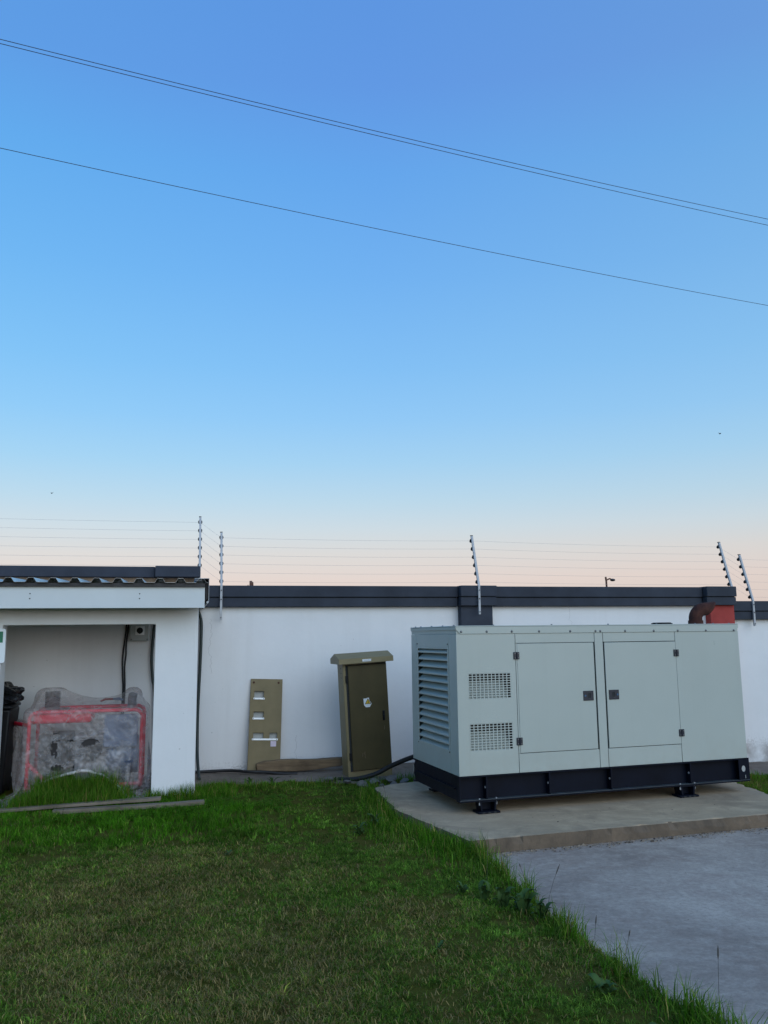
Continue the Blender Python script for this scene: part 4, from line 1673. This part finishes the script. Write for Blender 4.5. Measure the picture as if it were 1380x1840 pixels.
for (x, y, z), lab in (((16.83, 40, 11.37), 'tiny dark bird far off in the sky above the right-hand fence posts'), ((-18.48, 45, 9.64), 'tiny dark bird far off in the sky above the shelter roof')):
    m = MB()
    m.ball((0, 0, 0), .035, .07, .03, 8, 6)
    m.add([(0, -.03, .01), (0, .04, .01), (-.10, .03, .045), (-.09, .0, .045)], [(0, 1, 2, 3)])
    m.add([(0, -.03, .01), (0, .04, .01), (.10, .03, .045), (.09, .0, .045)], [(0, 1, 2, 3)])
    o = m.build('bird', DARKM)
    o.location = (x, y, z)
    tag(o, lab, 'bird')

# ------------------------------------------------------------------ grass
class Blades:
    def __init__(self):
        self.P, self.C = [], []

    def add(self, x, y, L, wd, tilt, col, z=None, phi=None):
        n = len(x)
        if n == 0:
            return
        z = ground_z(x, y) - .004 if z is None else z
        phi = NP.uniform(0, 2 * np.pi, n) if phi is None else phi
        d = np.stack([np.cos(phi), np.sin(phi), np.zeros(n)], 1)
        tw = phi + NP.normal(np.pi / 2, .5, n)
        w = np.stack([np.cos(tw), np.sin(tw), np.zeros(n)], 1) * (wd * .5)[:, None]
        p = np.stack([x, y, z], 1)
        upv = np.array([0, 0, 1.0])
        t1, t2 = tilt * .55, np.minimum(tilt * 1.35 + .1, 1.75)
        mid = p + L[:, None] * .55 * (d * np.sin(t1)[:, None] + upv * np.cos(t1)[:, None])
        tip = mid + L[:, None] * .45 * (d * np.sin(t2)[:, None] + upv * np.cos(t2)[:, None])
        tip[:, 2] = np.maximum(tip[:, 2], z + .004)
        self.P.append(np.stack([p - w, p + w, mid + w * .8, mid - w * .8, tip], 1))
        self.C.append(col)

    def build(self, name):
        P = np.concatenate(self.P)
        C = np.concatenate(self.C)
        n = len(P)
        me = bpy.data.meshes.new(name)
        me.vertices.add(n * 5)
        me.vertices.foreach_set('co', P.reshape(-1).astype(np.float32))
        base = (np.arange(n) * 5)[:, None]
        loops = (base + np.array([[0, 1, 2, 3, 3, 2, 4]])).reshape(-1)
        me.loops.add(n * 7)
        me.loops.foreach_set('vertex_index', loops.astype(np.int32))
        me.polygons.add(n * 2)
        ls = (np.arange(n) * 7)[:, None] + np.array([[0, 4]])
        me.polygons.foreach_set('loop_start', ls.reshape(-1).astype(np.int32))
        me.update(calc_edges=True)
        at = me.color_attributes.new('tint', 'FLOAT_COLOR', 'POINT')
        cc = np.ones((n * 5, 4), np.float32)
        cc[:, :3] = np.repeat(C, 5, axis=0)
        at.data.foreach_set('color', cc.reshape(-1))
        me.materials.append(GRASSM)
        o = bpy.data.objects.new(name, me)
        COL.objects.link(o)
        o['kind'] = 'stuff'
        return o


G_DARK, G_MID, G_LUSH, G_YEL, STRAW, BROWN = [np.array(c) for c in ((.072, .142, .017), (.138, .232, .030), (.060, .175, .008), (.24, .26, .044), (.36, .27, .10), (.235, .16, .06))]


def palette(n, dry, lush):
    """mix of blade colours; dry and lush are 0..1 arrays"""
    c = np.where((NP.random(n) < .45)[:, None], G_DARK, G_MID)
    r = NP.random(n)
    c = np.where((r < lush)[:, None], G_LUSH, c)
    r = NP.random(n)
    c = np.where((r < dry * .55)[:, None], G_YEL, c)
    c = np.where((r < dry * .36)[:, None], STRAW, c)
    c = np.where((r < dry * .14)[:, None], BROWN, c)
    return c * NP.uniform(.7, 1.3, n)[:, None]


def allowed(x, y):
    a, b = to_wall(x, y)
    bad = inpoly(x, y, PAVE) | inpoly(x, y, SLAB)
    apf = -.86 + .10 * np.sin(a * 2.3) + .07 * np.sin(a * 7.1 + 1) - np.where((a > .9) & (a < 1.9), .12, 0)
    bad |= (b > apf - .01) & (a > -.35)
    bad |= (b > -1.02) & (a <= -.1)
    bad |= (a > -.57) & (a < -.145) & (b > -1.34) & (b < -1.1)
    return ~bad


EDGE_LINE = EDGE[::-1]


def scatter(n, x0, x1, y0, y1):
    return NP.uniform(x0, x1, n), NP.uniform(y0, y1, n)


DRY_SPOTS = [(-1.95, 5.35, .55), (-1.50, 4.85, .45), (-.62, 4.10, .40), (-.38, 3.75, .35), (-1.30, 4.05, .40), (-1.45, 6.15, .35), (-1.85, 4.25, .45), (.25, 4.9, .22)]


def dryness(x, y):
    f = fbm(x, y, 1.1, 21)
    d = np.clip((f - .56) * 4.0, 0, .5)
    for cx, cy, r in DRY_SPOTS:
        q = np.hypot((x - cx) * .8, y - cy) / r
        d = d + .8 * np.exp(-q * q) * (.35 + 1.1 * fbm(x, y, .28, 29))
    return np.clip(d, .02, 1)


lawn = Blades()


def tufts(n, x0, x1, y0, y1, per, wk):
    cx, cy = scatter(n, x0, x1, y0, y1)
    gap = fbm(cx, cy, .16, 71)
    k = allowed(cx, cy) & (NP.random(n) < np.clip((gap - .30) * 4, .12, 1))
    cx, cy = cx[k], cy[k]
    n = len(cx)
    a, b = to_wall(cx, cy)
    dry = dryness(cx, cy)
    lush = sstep((b + 3.35 + .9 * (fbm(cx, cy, .6, 8) - .5)) / .55) * sstep((.75 - a + 1.2 * (fbm(cx, cy, .5, 9) - .5)) / .9)
    lush = np.clip(lush * (.45 + 1.0 * fbm(cx, cy, .45, 14)), 0, 1)
    dry = dry * (1 - .95 * lush)
    tone = np.exp(NP.normal(0, .34, n)) * (.50 + 1.0 * fbm(cx, cy, .22, 33)) * (.75 + .5 * fbm(cx, cy, .9, 35))
    tall_ = (.75 + .6 * fbm(cx, cy, .35, 17)) * (1 + 1.1 * lush) * np.where(NP.random(n) < .05, 1.5, 1)
    hue = palette(n, dry, .03 + .85 * lush)
    rep_ = lambda q: np.repeat(q, per, axis=0)
    m = n * per
    phi = NP.uniform(0, 2 * np.pi, m)
    r = np.abs(NP.normal(0, .013, m))
    x, y = rep_(cx) + np.cos(phi) * r, rep_(cy) + np.sin(phi) * r
    k = allowed(x, y)
    own = palette(m, rep_(dry), rep_(.03 + .85 * lush))
    c = np.where((NP.random(m) < .55)[:, None], rep_(hue), own) * rep_(tone)[:, None]
    L = NP.uniform(.016, .044, m) * rep_(tall_)
    tl = NP.uniform(.65, 1.45, m) * (1 - .4 * rep_(lush))
    lawn.add(x[k], y[k], L[k], (NP.uniform(.0017, .0034, m) * wk)[k], tl[k], c[k], phi=phi[k] + NP.normal(0, .6, m)[k])


tufts(19000, -2.4, 1.45, 3.0, 4.6, 10, 1.0)
tufts(20000, -3.4, 1.15, 4.6, 6.4, 10, 1.15)
tufts(18000, -5.2, .8, 6.4, 9.4, 9, 1.45)
tufts(7000, -8.5, -5.2, 5.0, 9.0, 7, 2.0)
tufts(4500, -5.5, -3.3, 3.8, 6.4, 8, 1.4)
# dead blades lying flat in the turf
x, y = NP.uniform(-3.6, 1.3, 150000), 3.0 + 5.2 * NP.random(150000) ** 1.25
k = allowed(x, y)
x, y = x[k], y[k]
dry = dryness(x, y)
k = NP.random(len(x)) < .02 + .70 * dry * fbm(x, y, .12, 91) * 1.4
x, y, dry = x[k], y[k], dry[k]
n = len(x)
c = np.where((NP.random(n) < .55)[:, None], STRAW, BROWN) * NP.uniform(.6, 1.25, n)[:, None]
c = np.where((NP.random(n) < .25)[:, None], np.array((.24, .195, .09)), c)
lawn.add(x, y, NP.uniform(.02, .05, n), NP.uniform(.002, .0038, n), NP.uniform(1.1, 1.5, n), c, z=ground_z(x, y) + NP.uniform(.002, .022, n))
# slope behind the slab on the right
x, y = scatter(26000, 2.8, 8.5, 7.0, 11.8)
k = allowed(x, y)
x, y = x[k], y[k]
n = len(x)
lawn.add(x, y, NP.uniform(.03, .08, n), NP.uniform(.003, .006, n), NP.uniform(.1, .9, n), palette(n, np.full(n, .15), np.full(n, .45)))
gl = lawn.build('lawn_grass')
tag(gl, 'short patchy green lawn with dry straw coloured areas', 'grass', kind='stuff')

# taller grass left standing along edges and under the sheeting
tall = Blades()


def clump_line(pts, per_m, spread, l0, l1, lushv, dryv, bias=0.0, clump=.5, seed=1):
    for (xa, ya), (xb, yb) in zip(pts[:-1], pts[1:]):
        L_ = math.hypot(xb - xa, yb - ya)
        n = int(per_m * L_)
        t = NP.random(n)
        nx_, ny_ = -(yb - ya) / L_, (xb - xa) / L_
        off = NP.normal(bias, spread, n)
        x = xa + (xb - xa) * t + nx_ * off
        y = ya + (yb - ya) * t + ny_ * off
        k = allowed(x, y) & (NP.random(n) < np.clip((fbm(x, y, .22, seed) - .5) * 4 * clump + 1 - clump * .5, 0, 1))
        x, y = x[k], y[k]
        n = len(x)
        h = fbm(x, y, .25, seed + 9)
        tall.add(x, y, (l0 + (l1 - l0) * NP.random(n) ** 1.6) * (.55 + .9 * h), NP.uniform(.0025, .0055, n), NP.uniform(.05, 1.15, n), palette(n, np.full(n, dryv), np.full(n, lushv)) * np.exp(NP.normal(0, .25, n))[:, None])


clump_line([(1.62, 2.6), (1.256, 3.645), (1.09, 4.104)], 1400, .08, .04, .15, .40, .10, .07, .75, 2)
clump_line([(1.09, 4.104), (.92, 4.789), (.69, 6.05)], 900, .08, .03, .10, .30, .10, .06, .75, 3)
clump_line([(.69, 6.05), (.586, 6.163), (.32, 6.72), (.065, 7.259)], 2300, .11, .05, .165, .55, .12, .10, .45, 4)
clump_line([(1.62, 2.6), (1.256, 3.645), (1.09, 4.104), (.92, 4.789), (.69, 6.05)], 1500, .045, .06, .20, .30, .16, .04, 1.5, 18)
clump_line([(.69, 6.05), (.586, 6.163), (.32, 6.72), (.065, 7.259), (-.13, 8.25)], 1500, .03, .05, .15, .5, .12, .03, .25, 8)
clump_line([(.60, 5.6), (.30, 6.3), (-.05, 7.0)], 1100, .12, .04, .11, .45, .10, .05, .6, 6)
clump_line([(.065, 7.259), (-.13, 8.3), (.0, 8.5)], 1300, .08, .06, .18, .3, .1, .07, .5, 5)
ap = [W(a, -.98 + .05 * math.sin(a * 5), 0) for a in np.linspace(-.15, 2.2, 12)]
clump_line([(p.x, p.y) for p in ap], 1100, .07, .04, .12, .35, .12, -.05, .6, 7)


def wall_patch(n, a0, a1, b0, b1, l0, l1, lushv, dryv, wmul=1.0, tilt=.8, seed=3):
    a = NP.uniform(a0, a1, n)
    b = NP.uniform(b0, b1, n)
    x = W0.x + WU.x * a + WN.x * b
    y = W0.y + WU.y * a + WN.y * b
    k = ~((a > -.57) & (a < -.145) & (b > -1.34) & (b < -1.1))
    x, y, a, b = x[k], y[k], a[k], b[k]
    h = fbm(x, y, .22, seed)
    n = len(x)
    tall.add(x, y, (l0 + (l1 - l0) * NP.random(n)) * (.5 + h), NP.uniform(.003, .006, n) * wmul, NP.uniform(.03, tilt, n), palette(n, np.full(n, dryv), np.full(n, lushv)))


wall_patch(3400, -1.80, -.74, -1.62, -1.16, .09, .21, .55, .10, 1.1, .8)
wall_patch(900, -1.58, -.95, -1.34, -1.08, .16, .27, .50, .10, 1.1, .7)
wall_patch(1700, -1.66, -.88, -1.20, -1.00, .15, .30, .5, .08, 1.1, .6)
wall_patch(2600, -2.35, -.60, -1.62, -1.30, .05, .15, .55, .10, 1.1)
wall_patch(700, -.60, -.14, -1.46, -1.36, .06, .19, .5, .15, 1.0, .6)
wall_patch(900, -.14, .25, -1.45, -1.0, .05, .13, .6, .10)
wall_patch(900, 6.2, 8.4, -1.15, -.95, .05, .13, .5, .1, 1.3)
gt = tall.build('tall_grass')
tag(gt, 'tall uncut grass along the paving edge and under the plastic sheeting', 'grass', kind='stuff')

# clover-like ground cover in the lush strip
n = 5200
a = NP.uniform(-2.6, .7, n)
b = NP.uniform(-2.45, -1.5, n)
x = W0.x + WU.x * a + WN.x * b
y = W0.y + WU.y * a + WN.y * b
k = (fbm(x, y, .35, 51) > .47) & (NP.random(n) < sstep((b + 2.5) / .35))
x, y = x[k], y[k]
z = ground_z(x, y)
vs, fs, cs = [], [], []
for i in range(len(x)):
    h = rnd.uniform(.02, .055)
    r = rnd.uniform(.006, .011)
    p0 = rnd.uniform(0, 6.28)
    base = Vector((x[i], y[i], z[i] + h))
    col = G_LUSH * rnd.uniform(.7, 1.25)
    for q in range(3):
        an = p0 + q * 2.094
        d = Vector((math.cos(an), math.sin(an), rnd.uniform(-.1, .35)))
        s = Vector((-math.sin(an), math.cos(an), 0))
        n0 = len(vs)
        vs += [base, base + d * r * .9 + s * r * .65, base + d * r * 1.5, base + d * r * .9 - s * r * .65]
        fs.append((n0, n0 + 1, n0 + 2, n0 + 3))
        cs += [tuple(col) + (1,)] * 4
me = bpy.data.meshes.new('clover')
me.from_pydata([tuple(v) for v in vs], [], fs)
at = me.color_attributes.new('tint', 'FLOAT_COLOR', 'POINT')
at.data.foreach_set('color', np.array(cs, np.float32).reshape(-1))
me.materials.append(GRASSM)
o = bpy.data.objects.new('clover', me)
COL.objects.link(o)
tag(o, 'bright green clover growing in the lush strip before the shelter', 'ground cover', kind='stuff')

# ------------------------------------------------------------------ broad-leaved weeds
def leaf_mesh(L, wd, rise, droop, fold, seed):
    r = random.Random(seed)
    n = 6
    vs, fs = [], []
    for i in range(n + 1):
        t = i / n
        xx = L * t * (1 - .15 * droop * t)
        zz = rise * L * math.sin(min(1, t * 1.1) * math.pi * .5) - droop * L * t * t
        wv = wd * (math.sin(math.pi * min(1, t ** .8)) ** .8 * .9 + .10 * (1 - t)) * (1 + r.uniform(-.1, .1))
        if i == n:
            wv = .002
        vs += [(xx, -wv / 2, zz + fold * wv), (xx, 0, zz), (xx, wv / 2, zz + fold * wv)]
    for i in range(n):
        q = i * 3
        fs += [(q, q + 3, q + 4, q + 1), (q + 1, q + 4, q + 5, q + 2)]
    me = bpy.data.meshes.new('leaf')
    me.from_pydata(vs, [], fs)
    me.shade_smooth()
    me.materials.append(LEAFM)
    return me


LEAVES = [leaf_mesh(.095, .046, .75, .22, .22, 1), leaf_mesh(.080, .042, .55, .25, .25, 2), leaf_mesh(.115, .048, .90, .35, .2, 3), leaf_mesh(.12, .026, .6, .35, .3, 4)]


def weed(x, y, n, s, label, narrow=False, upright=0.0, seed=0):
    r = random.Random(seed)
    z = float(ground_z(np.array([x]), np.array([y]))[0])
    t = thing('broadleaf_weed', label, 'weed', (x, y, z), r.uniform(0, 6), 'broad leaved weeds in the grass')
    for k in range(n):
        o = bpy.data.objects.new('leaf', LEAVES[3] if narrow else LEAVES[r.randrange(3)])
        COL.objects.link(o)
        o.parent = t
        ss = s * r.uniform(.65, 1.15)
        o.scale = (ss, ss, ss)
        o.rotation_euler = (r.uniform(-.25, .25), -upright * r.uniform(.2, 1.0), 2.4 * k + r.uniform(-.4, .4))
        o.location = (r.uniform(-.01, .01), r.uniform(-.01, .01), 0)
    return t


for args in (
    (.56, 5.10, 16, .80, 'upper left weed of the broad leaved row at the paving edge', False, .9, 1),
    (.66, 4.97, 18, .95, 'second weed from the upper end of the broad leaved row', False, 1.0, 2),
    (.75, 4.86, 20, 1.10, 'largest broad leaved weed at the paving edge', False, 1.0, 18),
    (.83, 4.73, 16, .90, 'lower right weed of the broad leaved row at the paving edge', False, .8, 3),
    (.45, 5.25, 12, .6, 'small dark weed in the lawn beside the broad leaved row', False, .6, 4),
    (-.10, 6.95, 14, 1.05, 'grey green weed in the grass left of the slab corner', True, .9, 5),
    (-.22, 6.75, 12, .8, 'flatter weed in front of the one by the slab corner', False, .4, 6),
    (-.05, 7.75, 11, 1.0, 'narrow leaved weed leaning over the left edge of the slab', True, 1.0, 7),
    (.93, 3.80, 12, .75, 'flat rosette weed in the lawn near the paving at the bottom', False, .2, 8),
    (.98, 3.42, 9, .5, 'pale small weed at the bottom edge near the paving', False, .3, 9),
    (-1.22, 9.02, 11, .8, 'weed growing at the apron edge below the meter board', True, .9, 10),
    (-1.45, 8.98, 10, .7, 'weed growing at the apron edge left of the meter board', True, .9, 11),
    (-.55, 9.02, 9, .7, 'weed growing at the foot of the cabinet', True, .8, 12),
    (.25, 4.35, 9, .38, 'small flat weed in the lawn right of the middle', False, .1, 15),
    (-1.15, 6.2, 9, .40, 'small flat weed in the upper left lawn', False, .1, 16),
):
    weed(*args)


def stalk(x, y, h, lean_, phi, head, label, seed):
    r = random.Random(seed)
    z = float(ground_z(np.array([x]), np.array([y]))[0])
    t = thing('seed_stalk', label, 'grass stalk', (x, y, z), phi, 'dry seed stalks standing above the grass')
    pts = [(0, 0, 0), (lean_ * .3, 0, h * .5), (lean_ * .75, 0, h * .85), (lean_, 0, h)]
    MB().tube(pts, [.0013, .0011, .0010, .0009], 5).build('stem', STALKM, t)
    d = (Vector(pts[3]) - Vector(pts[2])).normalized()
    p = Vector(pts[3])
    MB().tube([p - d * .004, p + d * head * .25, p + d * head * .7, p + d * head], [.001, .0035, .003, .0008], 6).build('seed_head', STALKM, t)
    return t


for args in (
    (.87, 4.80, .22, .07, .4, .06, 'dark seed stalk leaning right over the paving beside the big weed', 1),
    (.80, 4.92, .24, -.05, .2, .02, 'thin bare stalk leaning left above the big weed', 2),
    (1.06, 4.52, .12, .01, .0, .045, 'short thick dark seed head at the paving edge below the big weed', 3),
    (1.13, 4.22, .16, .03, .3, .03, 'seed stalk at the paving edge in front of the short dark one', 4),
    (1.36, 3.66, .26, .015, .6, .05, 'tall seed stalk standing on the paving edge at the bottom right', 5),
    (-2.27, 8.36, .25, .01, .0, .03, 'tall thin seed stalk at the left foot of the shelter pillar', 7),
    (-2.06, 8.42, .17, .05, .2, .045, 'brown seed head leaning against the shelter pillar', 8),
    (.0, 7.60, .20, -.03, .5, .03, 'dark stalk at the left edge of the slab', 9),
    (.62, 5.45, .17, .01, .5, .03, 'thin stalk above the grass near the slab corner', 10),
):
    stalk(*args)

# crumbs, dead leaves and small stones swept against the slab foot and lying about
vs, fs = [], []


def crumb(x, y, z, r):
    n0 = len(vs)
    a = rnd.uniform(0, 6.28)
    for k in range(4):
        t = a + k * 1.571
        q = r * rnd.uniform(.6, 1.4)
        vs.append((x + q * math.cos(t), y + q * math.sin(t), z + rnd.uniform(0, .002)))
    vs.append((x + rnd.uniform(-r, r) * .3, y + rnd.uniform(-r, r) * .3, z + r * rnd.uniform(.4, 1.0)))
    for k in range(4):
        fs.append((n0 + k, n0 + (k + 1) % 4, n0 + 4))


for i in range(1100):
    t = rnd.random()
    x, y = .60 + 3.0 * t, 6.16 + .92 * t
    d = abs(rnd.gauss(0, .035 + .03 * math.sin(t * 23) ** 2)) + .004
    crumb(x + .29 * d, y - .96 * d, .001, rnd.uniform(.003, .009) * (1.9 if rnd.random() < .08 else 1))
for i in range(60):
    crumb(rnd.uniform(1.2, 3.4), rnd.uniform(4, 6.6), .001, rnd.uniform(.002, .005))
for i in range(40):
    s, t = rnd.uniform(.2, 2.8), rnd.uniform(-.75, -.05)
    p = Vector((.59457, 7.0, 0)) + Vector((math.cos(GYAW), math.sin(GYAW), 0)) * s + Vector((-math.sin(GYAW), math.cos(GYAW), 0)) * t
    crumb(p.x, p.y, .101, rnd.uniform(.003, .009))
for i in range(120):
    p = W(rnd.uniform(-.2, 2.3), -rnd.uniform(.05, .85), 0)
    crumb(p.x, p.y, .048, rnd.uniform(.003, .012))
me = bpy.data.meshes.new('loose_debris')
me.from_pydata(vs, [], fs)
me.materials.append(simple('sandy_grit', (.30, .23, .16), .95, var=.35, scale=9))
me.materials.append(simple('dead_leaf_crumbs', (.075, .052, .036), .95, var=.4, scale=9))
for p in me.polygons:
    p.material_index = 1 if (p.index // 4) % 4 == 0 else 0
o = bpy.data.objects.new('loose_debris', me)
COL.objects.link(o)
tag(o, 'small stones and dead leaf crumbs along the slab foot', 'debris', kind='stuff')
